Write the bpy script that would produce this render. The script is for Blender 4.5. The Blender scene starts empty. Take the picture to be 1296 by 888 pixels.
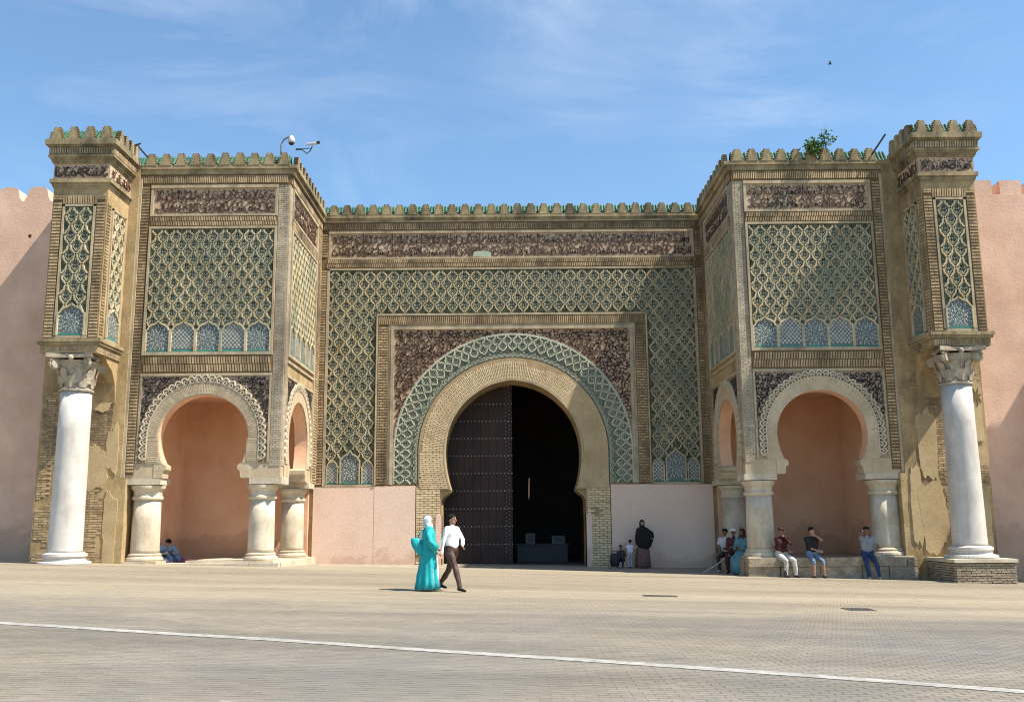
import bpy, math, random
import numpy as np
from mathutils import Vector, Matrix, noise
from mathutils.geometry import tessellate_polygon
PI = math.pi
random.seed(7)
scene = bpy.context.scene
COL = scene.collection

# ---------------------------------------------------------------- camera
cd = bpy.data.cameras.new('camera'); cam = bpy.data.objects.new('camera', cd); COL.objects.link(cam)
cd.sensor_width = 36; cd.lens = 33.75; cd.clip_end = 2000
pitch = math.atan((661 - 444) / 1215)
cam.matrix_world = Matrix.Translation((0, -35, 1.57)) @ Matrix.Rotation(PI / 2 + pitch, 4, 'X') @ Matrix.Rotation(math.radians(-.45), 4, 'Z')
scene.camera = cam
# ---------------------------------------------------------------- light
LD = Vector((-1, .33, -1.5)).normalized()
sd = bpy.data.lights.new('sun', 'SUN'); sd.energy = 5.0; sd.angle = math.radians(.53); sd.color = (1, .93, .82)
sun = bpy.data.objects.new('sun', sd); COL.objects.link(sun)
sun.rotation_euler = LD.to_track_quat('-Z', 'Y').to_euler(); sun.location = (20, -20, 30)
world = bpy.data.worlds.new('World'); scene.world = world; world.use_nodes = True
wn = world.node_tree.nodes; wl = world.node_tree.links; wn.clear()
sky = wn.new('ShaderNodeTexSky'); sky.sky_type = 'NISHITA'; sky.sun_disc = False
sky.sun_elevation = math.asin(-LD.z); sky.sun_rotation = math.atan2(-LD.x, -LD.y)
sky.air_density = 1.0; sky.dust_density = .6; sky.ozone_density = 1.6
tc = wn.new('ShaderNodeTexCoord')
mp = wn.new('ShaderNodeMapping'); mp.inputs['Scale'].default_value = (2.0, 2.2, 6.5); mp.inputs['Rotation'].default_value = (0, math.radians(20), 0)
nz = wn.new('ShaderNodeTexNoise'); nz.inputs['Scale'].default_value = 1.2; nz.inputs['Detail'].default_value = 9; nz.inputs['Roughness'].default_value = .62; nz.inputs['Distortion'].default_value = .9
nz2 = wn.new('ShaderNodeTexNoise'); nz2.inputs['Scale'].default_value = 2.6; nz2.inputs['Detail'].default_value = 2
rp = wn.new('ShaderNodeValToRGB'); rp.color_ramp.elements[0].position = .5; rp.color_ramp.elements[1].position = .78
rp2 = wn.new('ShaderNodeValToRGB'); rp2.color_ramp.elements[0].position = .42; rp2.color_ramp.elements[1].position = .66
mu = wn.new('ShaderNodeMath'); mu.operation = 'MULTIPLY'
mu2 = wn.new('ShaderNodeMath'); mu2.operation = 'MULTIPLY_ADD'; mu2.inputs[1].default_value = .5; mu2.inputs[2].default_value = .04
mx = wn.new('ShaderNodeMix'); mx.data_type = 'RGBA'; mx.inputs['B'].default_value = (6.6, 7.2, 8.0, 1)
bg = wn.new('ShaderNodeBackground'); bg.inputs['Strength'].default_value = .085
wo = wn.new('ShaderNodeOutputWorld')
tint = wn.new('ShaderNodeMix'); tint.data_type = 'RGBA'; tint.blend_type = 'MULTIPLY'; tint.inputs['Factor'].default_value = 1
tint.inputs['B'].default_value = (.95, 1.22, 1.32, 1)
wl.new(sky.outputs[0], tint.inputs['A'])
wl.new(tc.outputs['Generated'], mp.inputs['Vector']); wl.new(mp.outputs[0], nz.inputs['Vector']); wl.new(tc.outputs['Generated'], nz2.inputs['Vector'])
wl.new(nz.outputs['Fac'], rp.inputs['Fac']); wl.new(nz2.outputs['Fac'], rp2.inputs['Fac'])
wl.new(rp.outputs[0], mu.inputs[0]); wl.new(rp2.outputs[0], mu.inputs[1]); wl.new(mu.outputs[0], mu2.inputs[0])
wl.new(mu2.outputs[0], mx.inputs['Factor']); wl.new(tint.outputs['Result'], mx.inputs['A']); wl.new(mx.outputs['Result'], bg.inputs['Color']); wl.new(bg.outputs[0], wo.inputs['Surface'])
scene.view_settings.view_transform = 'Standard'; scene.view_settings.look = 'None'
scene.view_settings.exposure = .92; scene.view_settings.gamma = 1
scene.cycles.filter_width = 1.1; scene.cycles.max_bounces = 6; scene.cycles.diffuse_bounces = 4

# ---------------------------------------------------------------- materials
def mat(name, a, b, scale=2.0, rough=.85, bump=.3, bscale=40, island=0, stain=None, sscale=.6, samt=.5, slo=.48, shi=.68, streak=1.0, fine=.25, metal=0, spec=.3, thr=(.35, .65), dist=.01):
    m = bpy.data.materials.new(name); m.use_nodes = True
    nt = m.node_tree; N = nt.nodes; L = nt.links; N.clear()
    out = N.new('ShaderNodeOutputMaterial'); bs = N.new('ShaderNodeBsdfPrincipled'); L.new(bs.outputs[0], out.inputs[0])
    bs.inputs['Roughness'].default_value = rough; bs.inputs['Metallic'].default_value = metal; bs.inputs['Specular IOR Level'].default_value = spec
    g = N.new('ShaderNodeNewGeometry')
    n1 = N.new('ShaderNodeTexNoise'); n1.inputs['Scale'].default_value = scale; n1.inputs['Detail'].default_value = 8; n1.inputs['Roughness'].default_value = .65
    L.new(g.outputs['Position'], n1.inputs['Vector'])
    r1 = N.new('ShaderNodeValToRGB'); r1.color_ramp.elements[0].position = thr[0]; r1.color_ramp.elements[1].position = thr[1]
    r1.color_ramp.elements[0].color = (*a, 1); r1.color_ramp.elements[1].color = (*b, 1)
    L.new(n1.outputs['Fac'], r1.inputs['Fac'])
    c = r1.outputs[0]
    nf = N.new('ShaderNodeTexNoise'); nf.inputs['Scale'].default_value = bscale; nf.inputs['Detail'].default_value = 5
    L.new(g.outputs['Position'], nf.inputs['Vector'])
    def mulby(c, facsock, lo, hi):
        mr = N.new('ShaderNodeMapRange'); mr.inputs['To Min'].default_value = lo; mr.inputs['To Max'].default_value = hi
        L.new(facsock, mr.inputs['Value'])
        x = N.new('ShaderNodeMix'); x.data_type = 'RGBA'; x.blend_type = 'MULTIPLY'; x.inputs['Factor'].default_value = 1
        L.new(c, x.inputs['A']); L.new(mr.outputs[0], x.inputs['B']); return x.outputs['Result']
    if fine: c = mulby(c, nf.outputs['Fac'], 1 - fine * 1.6, 1 + fine * 1.6)
    if island: c = mulby(c, g.outputs['Random Per Island'], 1 - island, 1 + island)
    if stain:
        mp = N.new('ShaderNodeMapping'); mp.inputs['Scale'].default_value = (1, 1, streak); L.new(g.outputs['Position'], mp.inputs['Vector'])
        ns = N.new('ShaderNodeTexNoise'); ns.inputs['Scale'].default_value = sscale; ns.inputs['Detail'].default_value = 9; ns.inputs['Roughness'].default_value = .7
        L.new(mp.outputs[0], ns.inputs['Vector'])
        rs = N.new('ShaderNodeMapRange'); rs.inputs['From Min'].default_value = slo; rs.inputs['From Max'].default_value = shi; rs.inputs['To Max'].default_value = samt
        L.new(ns.outputs['Fac'], rs.inputs['Value'])
        x = N.new('ShaderNodeMix'); x.data_type = 'RGBA'; L.new(rs.outputs[0], x.inputs['Factor']); L.new(c, x.inputs['A']); x.inputs['B'].default_value = (*stain, 1)
        c = x.outputs['Result']
    L.new(c, bs.inputs['Base Color'])
    if bump:
        bn = N.new('ShaderNodeBump'); bn.inputs['Strength'].default_value = bump; bn.inputs['Distance'].default_value = dist
        L.new(nf.outputs['Fac'], bn.inputs['Height']); L.new(bn.outputs[0], bs.inputs['Normal'])
    return m

DK = (.06, .045, .03)
M_brick = mat('ochre_brick', (.30, .21, .115), (.48, .355, .205), 3, .9, .4, 60, .24, DK, .6, .85, .46, .66, .35)
M_mortar = mat('dark_mortar', (.12, .075, .035), (.20, .13, .06), 4, .95, .4, 40)  # mortar's own dark brown, mottled at random
M_ochrel = mat('smooth_ochre_patch', (.38, .275, .145), (.50, .375, .21), 1.2, .9, .25, 20, 0, (.34, .25, .14), 1, .5)
M_vous = mat('sandy_cream_brick', (.60, .46, .27), (.72, .57, .36), 2, .9, .3, 50, .12, (.30, .22, .13), .8, .5)
M_ringbed = mat('brick_joint_bed', (.28, .19, .10), (.40, .29, .16), 3, .9, .3, 40)
M_greybrick = mat('whitewashed_brick', (.33, .27, .19), (.47, .395, .29), 3, .9, .4, 60, .15, (.10, .08, .06), .6, .8, .46, .7, .35)
M_ochre = mat('ochre_plaster', (.31, .215, .10), (.45, .325, .17), 1.5, .92, .35, 25, 0, (.08, .06, .04), .8, .85, .47, .7, .4)
M_trim = mat('carved_cream_trim', (.34, .27, .175), (.47, .38, .25), 2.5, .85, .3, 30, 0, (.08, .07, .05), .9, .8, .48, .72, .4)
M_parapet = mat('parapet_render', (.27, .205, .11), (.41, .315, .175), 2.2, .92, .5, 25, .1, (.07, .06, .04), 1.1, .85, .44, .64, .6)
M_rib = mat('weathered_cream_rib', (.42, .31, .16), (.58, .49, .32), 1.6, .8, .3, 30, 0, (.20, .22, .16), .9, .75, .44, .6, .6)
M_ribo = mat('ochre_cream_rib', (.58, .45, .26), (.72, .60, .40), 2.2, .8, .3, 30, 0, (.20, .20, .14), .8, .5, .46, .66, .6)
M_arib = mat('pale_green_glazed_rib', (.38, .38, .28), (.54, .52, .39), 2, .6, .3, 30, 0, (.18, .2, .16), .9, .5, .5, .7)
M_tile = mat('dark_green_tilework', (.035, .036, .022), (.14, .145, .09), 9, .85, .4, 30, 0, (.16, .13, .08), .8, .6, .48, .66, fine=.35, thr=(.4, .6))
M_band = mat('pale_green_tilework', (.07, .085, .06), (.20, .22, .155), 7, .8, .4, 30, 0, (.16, .15, .11), .8, .5)
M_star = mat('teal_star_tile', (.05, .085, .065), (.21, .225, .165), 5, .7, .1, 30, .45, (.16, .16, .13), 1.0, .5)
M_cell = mat('green_glazed_rib', (.17, .18, .11), (.40, .36, .23), 3, .7, .2, 30, .3)
M_dot = mat('pale_tile_dot', (.36, .33, .24), (.52, .49, .38), 5, .5, .1, 30, .2)
M_brown = mat('dark_brown_glaze', (.05, .028, .018), (.12, .065, .04), 5, .45, .3, 40, .2)
M_pinkbg = mat('carved_terracotta_ground', (.36, .22, .13), (.53, .365, .24), 1.5, .9, .4, 30, 0, (.12, .08, .06), 1.1, .5)
M_creambg = mat('carved_cream_ground', (.36, .24, .15), (.54, .40, .27), 1.5, .9, .4, 30, 0, (.12, .09, .07), 1.2, .5)
M_archbrick = mat('pale_tan_brick', (.44, .35, .23), (.58, .47, .32), 3, .9, .3, 50, .14, (.16, .12, .08), .8, .6)
M_brownbg = mat('carved_brown_ground', (.26, .17, .11), (.42, .31, .22), 1.5, .9, .4, 30, 0, (.10, .07, .05), 1.2, .5)
M_black = mat('black_brown_glaze', (.025, .02, .02), (.06, .045, .04), 5, .5, .3, 40, .2)
M_mwhite = mat('mosaic_white', (.42, .40, .34), (.54, .52, .45), 6, .7, 0, 30, .15)
M_mblue = mat('mosaic_blue', (.08, .10, .105), (.16, .18, .165), 6, .35, 0, 30, .3)
M_mgreen = mat('mosaic_green', (.03, .16, .12), (.06, .24, .18), 6, .35, 0, 30, .3)
M_mred = mat('mosaic_ochre', (.28, .12, .06), (.4, .2, .1), 6, .4, 0, 30, .3)
M_glaze = mat('green_roof_glaze', (.025, .10, .065), (.06, .19, .125), 5, .35, .2, 30, .2, (.14, .12, .07), 2.5, .6, .5, .7)
M_pink = mat('salmon_plaster', (.60, .38, .27), (.73, .49, .36), .9, .93, .35, 14, 0, (.42, .29, .22), .4, .7, .46, .74, .5, fine=.08, dist=.02)
M_niche = mat('terracotta_pink_plaster', (.66, .37, .225), (.75, .46, .30), .8, .93, .3, 10, 0, (.42, .24, .17), .5, .4, .5, .75, .5, fine=.06, dist=.02)
M_lowpink = mat('pale_pink_plaster', (.66, .47, .36), (.74, .56, .45), .8, .93, .35, 14, 0, (.56, .34, .25), .8, .5, .5, .72, 1, fine=.08, dist=.02)
M_marble = mat('white_marble', (.46, .425, .375), (.58, .545, .495), 1.6, .5, .15, 20, 0, (.30, .27, .235), 1.8, .7, .47, .72, .25, fine=.06)
def damp(m, c, top=1.0):   # grime and damp tide marks at the foot of the plaster
    nt = m.node_tree; N = nt.nodes; L = nt.links; bs = next(n for n in N if n.type == 'BSDF_PRINCIPLED'); src = bs.inputs['Base Color'].links[0].from_socket
    g = next(n for n in N if n.type == 'NEW_GEOMETRY'); sx = N.new('ShaderNodeSeparateXYZ'); L.new(g.outputs['Position'], sx.inputs[0])
    nn = N.new('ShaderNodeTexNoise'); nn.inputs['Scale'].default_value = .8; nn.inputs['Detail'].default_value = 8; nn.inputs['Roughness'].default_value = .7; L.new(g.outputs['Position'], nn.inputs['Vector'])
    ad = N.new('ShaderNodeMath'); ad.operation = 'MULTIPLY_ADD'; ad.inputs[1].default_value = -3.2; L.new(nn.outputs['Fac'], ad.inputs[0]); L.new(sx.outputs['Z'], ad.inputs[2])
    mr = N.new('ShaderNodeMapRange'); mr.inputs['From Min'].default_value = top - 1.6; mr.inputs['From Max'].default_value = top - 1.9; mr.inputs['To Max'].default_value = .5; L.new(ad.outputs[0], mr.inputs['Value'])
    x = N.new('ShaderNodeMix'); x.data_type = 'RGBA'; x.inputs['B'].default_value = (*c, 1); L.new(mr.outputs[0], x.inputs['Factor']); L.new(src, x.inputs['A']); L.new(x.outputs['Result'], bs.inputs['Base Color'])
damp(M_pink, (.42, .27, .19), 1.6); damp(M_lowpink, (.48, .28, .19), .55); damp(M_niche, (.40, .22, .13), 1.3)
M_stone = mat('stained_limestone', (.44, .37, .27), (.60, .52, .395), 1.6, .8, .3, 30, 0, (.26, .18, .10), 1.3, .6, .5, .7, .5, fine=.15)
M_cap = mat('grey_carved_marble', (.27, .215, .15), (.47, .40, .30), 4, .8, .5, 40, 0, (.12, .11, .1), 3, .5)
M_block = mat('rough_limestone_block', (.25, .195, .135), (.38, .31, .215), 2.5, .92, .8, 18, .14, (.12, .09, .06), 2, .6, .5, .66, dist=.02)
M_wood = mat('dark_gate_wood', (.018, .010, .009), (.045, .021, .016), .8, .6, .3, 30, .1)
M_iron = mat('worn_iron', (.16, .14, .13), (.3, .27, .25), 9, .4, .1, 30, .2, metal=.7)
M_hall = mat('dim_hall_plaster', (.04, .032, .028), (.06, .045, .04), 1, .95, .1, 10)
M_paver = mat('block_paving', (.18, .158, .123), (.225, .198, .155), .5, .75, .4, 35, .08, (.15, .14, .13), .12, .9, .42, .6, 1, fine=.14, spec=.35)
def dust(m):   # tan dust lying on the square near the gate, worn grey towards the road
    nt = m.node_tree; N = nt.nodes; L = nt.links; bs = next(n for n in N if n.type == 'BSDF_PRINCIPLED'); src = bs.inputs['Base Color'].links[0].from_socket
    g = next(n for n in N if n.type == 'NEW_GEOMETRY'); sx = N.new('ShaderNodeSeparateXYZ'); L.new(g.outputs['Position'], sx.inputs[0])
    nn = N.new('ShaderNodeTexNoise'); nn.inputs['Scale'].default_value = .25; nn.inputs['Detail'].default_value = 6; L.new(g.outputs['Position'], nn.inputs['Vector'])
    ad = N.new('ShaderNodeMath'); ad.operation = 'MULTIPLY_ADD'; ad.inputs[1].default_value = 9; L.new(nn.outputs['Fac'], ad.inputs[0]); L.new(sx.outputs['Y'], ad.inputs[2])
    mr = N.new('ShaderNodeMapRange'); mr.inputs['From Min'].default_value = -15.5; mr.inputs['From Max'].default_value = -8; L.new(ad.outputs[0], mr.inputs['Value']); mr.inputs['To Max'].default_value = .85
    x = N.new('ShaderNodeMix'); x.data_type = 'RGBA'; x.inputs['B'].default_value = (.32, .262, .183, 1); L.new(mr.outputs[0], x.inputs['Factor']); L.new(src, x.inputs['A']); L.new(x.outputs['Result'], bs.inputs['Base Color'])
    t = N.new('ShaderNodeMapping'); t.inputs['Scale'].default_value = (.10, .9, 1); t.inputs['Rotation'].default_value = (0, 0, math.radians(18)); L.new(g.outputs['Position'], t.inputs['Vector'])
    n3 = N.new('ShaderNodeTexNoise'); n3.inputs['Scale'].default_value = .8; n3.inputs['Detail'].default_value = 9; n3.inputs['Roughness'].default_value = .65; L.new(t.outputs[0], n3.inputs['Vector'])
    m3 = N.new('ShaderNodeMapRange'); m3.inputs['From Min'].default_value = .3; m3.inputs['From Max'].default_value = .7; m3.inputs['To Min'].default_value = .74; m3.inputs['To Max'].default_value = 1.18; L.new(n3.outputs['Fac'], m3.inputs['Value'])
    x3 = N.new('ShaderNodeMix'); x3.data_type = 'RGBA'; x3.blend_type = 'MULTIPLY'; x3.inputs['Factor'].default_value = 1; L.new(x.outputs['Result'], x3.inputs['A']); L.new(m3.outputs[0], x3.inputs['B']); L.new(x3.outputs['Result'], bs.inputs['Base Color'])
dust(M_paver)
M_joint = mat('sandy_joint', (.17, .155, .125), (.23, .21, .17), 2, .95, .3, 30)
dust(M_joint)
M_flag = mat('pale_flagstone', (.27, .235, .18), (.34, .295, .22), 1, .7, .4, 30, .12)
M_paint = mat('worn_white_road_paint', (.27, .26, .24), (.40, .39, .36), 3, .7, .3, 40, 0, (.22, .20, .17), 7, .8, .48, .62)
M_dark = mat('dark_metal', (.02, .02, .02), (.04, .04, .04), 5, .5, 0)
M_white = mat('white_plastic', (.45, .45, .45), (.52, .52, .52), 5, .4, 0)
M_leaf = mat('leaf_green', (.05, .12, .03), (.12, .22, .06), 6, .6, 0, 30, .4)
def flat(name, c, rough=.85, v=.12):
    return mat(name, tuple(x * (1 - v) for x in c), tuple(x * (1 + v) for x in c), 9, rough, .25, 60, 0, fine=.08)

# ---------------------------------------------------------------- mesh builder
KR = .55                                                # depth of carved relief
def rl(n): return n * KR if 0 < n <= .4 else n
def front(Y, s=1): return lambda u, v, n: (s * u, Y - rl(n), v)
def sidef(X, s): return lambda u, v, n: (s * (X - rl(n)), u, v)      # face looking to the centre line
class MB:
    def __init__(self): self.v = []; self.f = []
    def box(self, M, u0, u1, v0, v1, n0, n1):
        b = len(self.v)
        self.v += [M(u0, v0, n0), M(u1, v0, n0), M(u1, v1, n0), M(u0, v1, n0), M(u0, v0, n1), M(u1, v0, n1), M(u1, v1, n1), M(u0, v1, n1)]
        self.f += [(b, b+3, b+2, b+1), (b+4, b+5, b+6, b+7), (b, b+1, b+5, b+4), (b+1, b+2, b+6, b+5), (b+2, b+3, b+7, b+6), (b+3, b, b+4, b+7)]
    def quad(self, M, p, n0, n1):          # slab from 4 (u,v) points, open at the back
        b = len(self.v)
        self.v += [M(u, v, n0) for u, v in p] + [M(u, v, n1) for u, v in p]
        self.f += [(b+4, b+5, b+6, b+7), (b, b+1, b+5, b+4), (b+1, b+2, b+6, b+5), (b+2, b+3, b+7, b+6), (b+3, b, b+4, b+7)]
    def prism(self, M, pts, n0, n1, holes=()):
        loops = [pts] + list(holes); b = len(self.v); flat_ = [p for l in loops for p in l]; k = len(flat_)
        self.v += [M(u, v, n0) for u, v in flat_] + [M(u, v, n1) for u, v in flat_]
        tri = tessellate_polygon([[Vector((u, v, 0)) for u, v in l] for l in loops])
        for t in tri:
            self.f.append((b + t[0], b + t[1], b + t[2])); self.f.append((b + k + t[2], b + k + t[1], b + k + t[0]))
        o = 0
        for l in loops:
            m = len(l)
            for i in range(m):
                j = (i + 1) % m; self.f.append((b + o + i, b + o + j, b + k + o + j, b + k + o + i))
            o += m
    def ribbon(self, M, pts, w, n0, n1, taper=None):
        k = len(pts)
        if k < 2: return
        b = len(self.v)
        for i, (u, v) in enumerate(pts):
            a = pts[max(0, i - 1)]; c = pts[min(k - 1, i + 1)]
            du, dv = c[0] - a[0], c[1] - a[1]; l = math.hypot(du, dv) or 1
            ww = (w if taper is None else w * taper[i]) / 2
            nu, nv = -dv / l * ww, du / l * ww
            self.v += [M(u + nu, v + nv, n0), M(u + nu * .8, v + nv * .8, n1), M(u - nu * .8, v - nv * .8, n1), M(u - nu, v - nv, n0)]
        for i in range(k - 1):
            q = b + i * 4
            for j in range(3): self.f.append((q + j, q + j + 4, q + j + 5, q + j + 1))
        self.f.append((b, b+1, b+2, b+3)); q = b + (k - 1) * 4; self.f.append((q+3, q+2, q+1, q))
    def lathe(self, prof, c, seg=24, sx=1, sy=1, wob=None):
        b = len(self.v)
        for r, z in prof:
            for i in range(seg):
                a = 2 * PI * i / seg; rr = r * (wob(a, z) if wob else 1)
                self.v.append((c[0] + rr * math.cos(a) * sx, c[1] + rr * math.sin(a) * sy, c[2] + z))
        for j in range(len(prof) - 1):
            for i in range(seg):
                k = (i + 1) % seg; self.f.append((b + j*seg + i, b + j*seg + k, b + (j+1)*seg + k, b + (j+1)*seg + i))
        self.f.append(tuple(b + i for i in range(seg))[::-1]); q = b + (len(prof) - 1) * seg; self.f.append(tuple(q + i for i in range(seg)))
    def tube(self, pts, rad, seg=8, flat_=1):
        pts = [Vector(p) for p in pts]; k = len(pts); b = len(self.v)
        if not hasattr(rad, '__len__'): rad = [rad] * k
        up = Vector((0, 0, 1))
        for i, p in enumerate(pts):
            d = (pts[min(k-1, i+1)] - pts[max(0, i-1)]).normalized()
            s = d.cross(up) if abs(d.z) < .95 else d.cross(Vector((0, 1, 0)))
            s.normalize(); t = s.cross(d)
            for j in range(seg):
                a = 2 * PI * j / seg; self.v.append(tuple(p + (s * math.cos(a) + t * math.sin(a) * flat_) * rad[i]))
        for i in range(k - 1):
            for j in range(seg):
                m = (j + 1) % seg; self.f.append((b + i*seg + j, b + i*seg + m, b + (i+1)*seg + m, b + (i+1)*seg + j))
        self.f.append(tuple(b + i for i in range(seg))[::-1]); q = b + (k - 1) * seg; self.f.append(tuple(q + i for i in range(seg)))
    def ball(self, c, r, s=(1, 1, 1), seg=14, rings=9, R=None):
        b = len(self.v); c = Vector(c)
        prof = []
        for j in range(rings + 1):
            t = PI * j / rings; prof.append((math.sin(t) if 0 < j < rings else 1e-4, -math.cos(t)))
        for q, z in prof:
            for i in range(seg):
                a = 2 * PI * i / seg; p = Vector((q * math.cos(a) * r * s[0], q * math.sin(a) * r * s[1], z * r * s[2]))
                if R: p = R @ p
                self.v.append(tuple(c + p))
        for j in range(rings):
            for i in range(seg):
                k = (i + 1) % seg; self.f.append((b + j*seg + i, b + j*seg + k, b + (j+1)*seg + k, b + (j+1)*seg + i))
    def mesh(self, name, m, smooth=False):
        me = bpy.data.meshes.new(name); me.from_pydata(self.v, [], self.f); me.materials.append(m)
        if smooth: me.shade_smooth()
        return me
    def build(self, name, m, parent=None, stuff=False, smooth=False, label=None):
        if not self.v: return None
        return link(name, self.mesh(name, m, smooth), parent, stuff, label)
def link(name, me, parent=None, stuff=False, label=None):
    o = bpy.data.objects.new(name, me); COL.objects.link(o)
    if parent: o.parent = parent; o.matrix_parent_inverse = Matrix.Translation(-parent_world(parent))
    if stuff: o['kind'] = 'stuff'
    if label: o['label'] = label
    return o
def parent_world(p):
    return p.location.copy()      # every object's own location is its world place
def thing(name, label, cat, loc=(0, 0, 0), group=None):
    o = bpy.data.objects.new(name, None); COL.objects.link(o); o.location = loc; o.empty_display_size = .2
    o['label'] = label; o['category'] = cat
    if group: o['group'] = group
    return o
def struct(o): o['kind'] = 'structure'; return o

# ---------------------------------------------------------------- ground
def gz(x, y):
    ys = [-400, -12, -7, -5.3, -2, 0, 400]; bs = [0, 0, .15, .115, .07, .055, .055]; ss = [.027, .027, .0265, .0275, .022, .0175, .0175]
    x = max(-60, min(60, x))
    for i in range(len(ys) - 1):
        if y <= ys[i+1]:
            t = (y - ys[i]) / (ys[i+1] - ys[i]); return bs[i] + (bs[i+1]-bs[i]) * t - x * (ss[i] + (ss[i+1]-ss[i]) * t)
    return -x * .0175 + .055
xs = [-600, -200, -80, -60] + list(range(-40, 41, 4)) + [60, 80, 200, 600]; ys_ = [-600, -200, -60, -36] + sorted([-34 + i * .5 for i in range(73)] + [-5.3]) + [60, 200, 700]
g = MB()
for y in ys_:
    for x in xs: g.v.append((x, y, gz(x, y) - .0035))
nx = len(xs)
for j in range(len(ys_) - 1):
    for i in range(nx - 1): g.f.append((j*nx+i, j*nx+i+1, (j+1)*nx+i+1, (j+1)*nx+i))
struct(g.build('ground', M_joint))

def linepath(x):   # centre line of the painted stripe, world y
    P = [(-30, -12.6), (-11, -18.5), (-7.4, -20.75), (-3.6, -21.3), (0, -23.05), (2.85, -23.85), (5.1, -24.95), (9, -26.8), (30, -36)]
    P = LP
    for i in range(len(P) - 1):
        if x <= P[i+1][0]:
            t = (x - P[i][0]) / (P[i+1][0] - P[i][0]); return P[i][1] + (P[i+1][1] - P[i][1]) * t
    return P[-1][1]
LP = [(-30, -9.0), (-7.4, -20.7), (-3.58, -21.85), (0, -23.05), (2.85, -24.0), (5.1, -24.95), (9, -26.6), (30, -36)]
# pavers as real blocks, herringbone-free running bond in two courses directions
def paving(xr, yr, L, W, gap, jit, seed, h=.03):
    rng = np.random.default_rng(seed)
    ny = int((yr[1] - yr[0]) / W); V = []; n = 0
    for j in range(ny):
        y0 = yr[0] + j * W
        wd = (y0 + 35) * .56 + 1.5
        x0 = max(xr[0], -wd); x1 = min(xr[1], wd); k = int((x1 - x0) / L) + 1
        xx = (math.floor(x0 / L) + np.arange(k + 1)) * L + (j % 2) * L / 2
        V.append(np.stack([xx, np.full_like(xx, y0)], 1))
    P = np.concatenate(V); n = len(P)
    a = gap / 2
    x0 = P[:, 0] + a; x1 = P[:, 0] + L - a; y0 = P[:, 1] + a; y1 = P[:, 1] + W - a
    dz = rng.normal(0, jit, n); tx = rng.normal(0, .004, n); ty = rng.normal(0, .005, n)
    gzv = np.array([gz(float(p), float(q)) for p, q in P])
    cxs = (x0 + x1) / 2; cys = (y0 + y1) / 2; ch = .003
    def cz(X, Y): return gzv + dz - .027 * (X - P[:, 0]) + tx * (X - cxs) + ty * (Y - cys)
    vs = []
    for (X, Y) in ((x0, y0), (x1, y0), (x1, y1), (x0, y1)): vs.append(np.stack([X, Y, cz(X, Y) - .03], 1))
    for (X, Y) in ((x0+ch, y0+ch), (x1-ch, y0+ch), (x1-ch, y1-ch), (x0+ch, y1-ch)): vs.append(np.stack([X, Y, cz(X, Y)], 1))
    return np.stack(vs, 1), P     # n,8,3
def pav_mesh(name, VV, m):
    n = len(VV); me = bpy.data.meshes.new(name); v = VV.reshape(-1, 3)
    q = np.array([[4,5,6,7],[0,1,5,4],[1,2,6,5],[2,3,7,6],[3,0,4,7]])
    f = (np.arange(n)[:, None, None] * 8 + q[None]).reshape(-1, 4)
    me.vertices.add(len(v)); me.vertices.foreach_set('co', v.ravel().astype(np.float32))
    me.loops.add(f.size); me.loops.foreach_set('vertex_index', f.ravel().astype(np.int32))
    me.polygons.add(len(f)); me.polygons.foreach_set('loop_start', (np.arange(len(f)) * 4).astype(np.int32))
    me.update(); me.validate(); me.shade_flat(); me.materials.append(m); return me
VV, P = paving((-30, 30), (-27.8, -2.55), .22, .11, .005, .0004, 3)
keep = ~((P[:, 1] > -5.5) & (np.abs(P[:, 0]) > 7.1)) & ~((P[:, 1] > -4.2) & (np.abs(P[:, 0]) > 14.5))
VV, P = VV[keep], P[keep]
pv = bpy.data.objects.new('paved_square', pav_mesh('paved_square', VV, M_paver)); COL.objects.link(pv); struct(pv)
near = np.argsort(P[:, 1] + .25 * np.abs(P[:, 0]))[:300]
vis = (np.abs(P[:, 0]) < (P[:, 1] + 35) * .55)
cand = np.where(vis & (P[:, 1] > -27.3))[0]; cand = cand[np.argsort(P[cand, 1])][:300]
mask = np.ones(len(P), bool); mask[cand] = False
bpy.data.objects.remove(pv)
root_pave = thing('square', '', 'x'); del root_pave['label']; del root_pave['category']; struct(root_pave)
o = link('paver_field', pav_mesh('paver_field', VV[mask], M_paver), root_pave, True)
for i in cand: link('paver', pav_mesh('paver', VV[i:i+1] , M_paver), root_pave)
# paler flagstones along the foot of the gate
VF, PF = paving((-7.1, 7.1), (-2.55, .02), .34, .36, .012, .0012, 5)
k2 = (PF[:, 0] > -6.9) & (PF[:, 0] < 6.8)
link('flagstone_strip', pav_mesh('flagstone_strip', VF[k2], M_flag), root_pave, True)
# painted line
ln = MB(); st = [(-16 + i * .1) for i in range(340)]
for i, x in enumerate(st):
    y = linepath(x) + .02 * math.sin(x * 1.7); w = .13 + .015 * noise.noise((x * 4, 0, 0))
    ln.v += [(x, y - w + .02 * noise.noise((x * 9, 3, 0)), gz(x, y) + .006), (x, y + w + .02 * noise.noise((x * 9, 7, 0)), gz(x, y) + .006)]
    if i: b = (i - 1) * 2; ln.f.append((b, b+2, b+3, b+1))
struct(ln.build('painted_road_line', M_paint))
l2 = MB(); 
for i in range(12):
    x = -2.55 + i * .05; y = -26.35 - i * .02
    l2.v += [(x, y - .08, gz(x, y) + .006), (x, y + .08, gz(x, y) + .006)]
    if i: b = (i - 1) * 2; l2.f.append((b, b+2, b+3, b+1))
struct(l2.build('painted_road_mark', M_paint))

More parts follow.
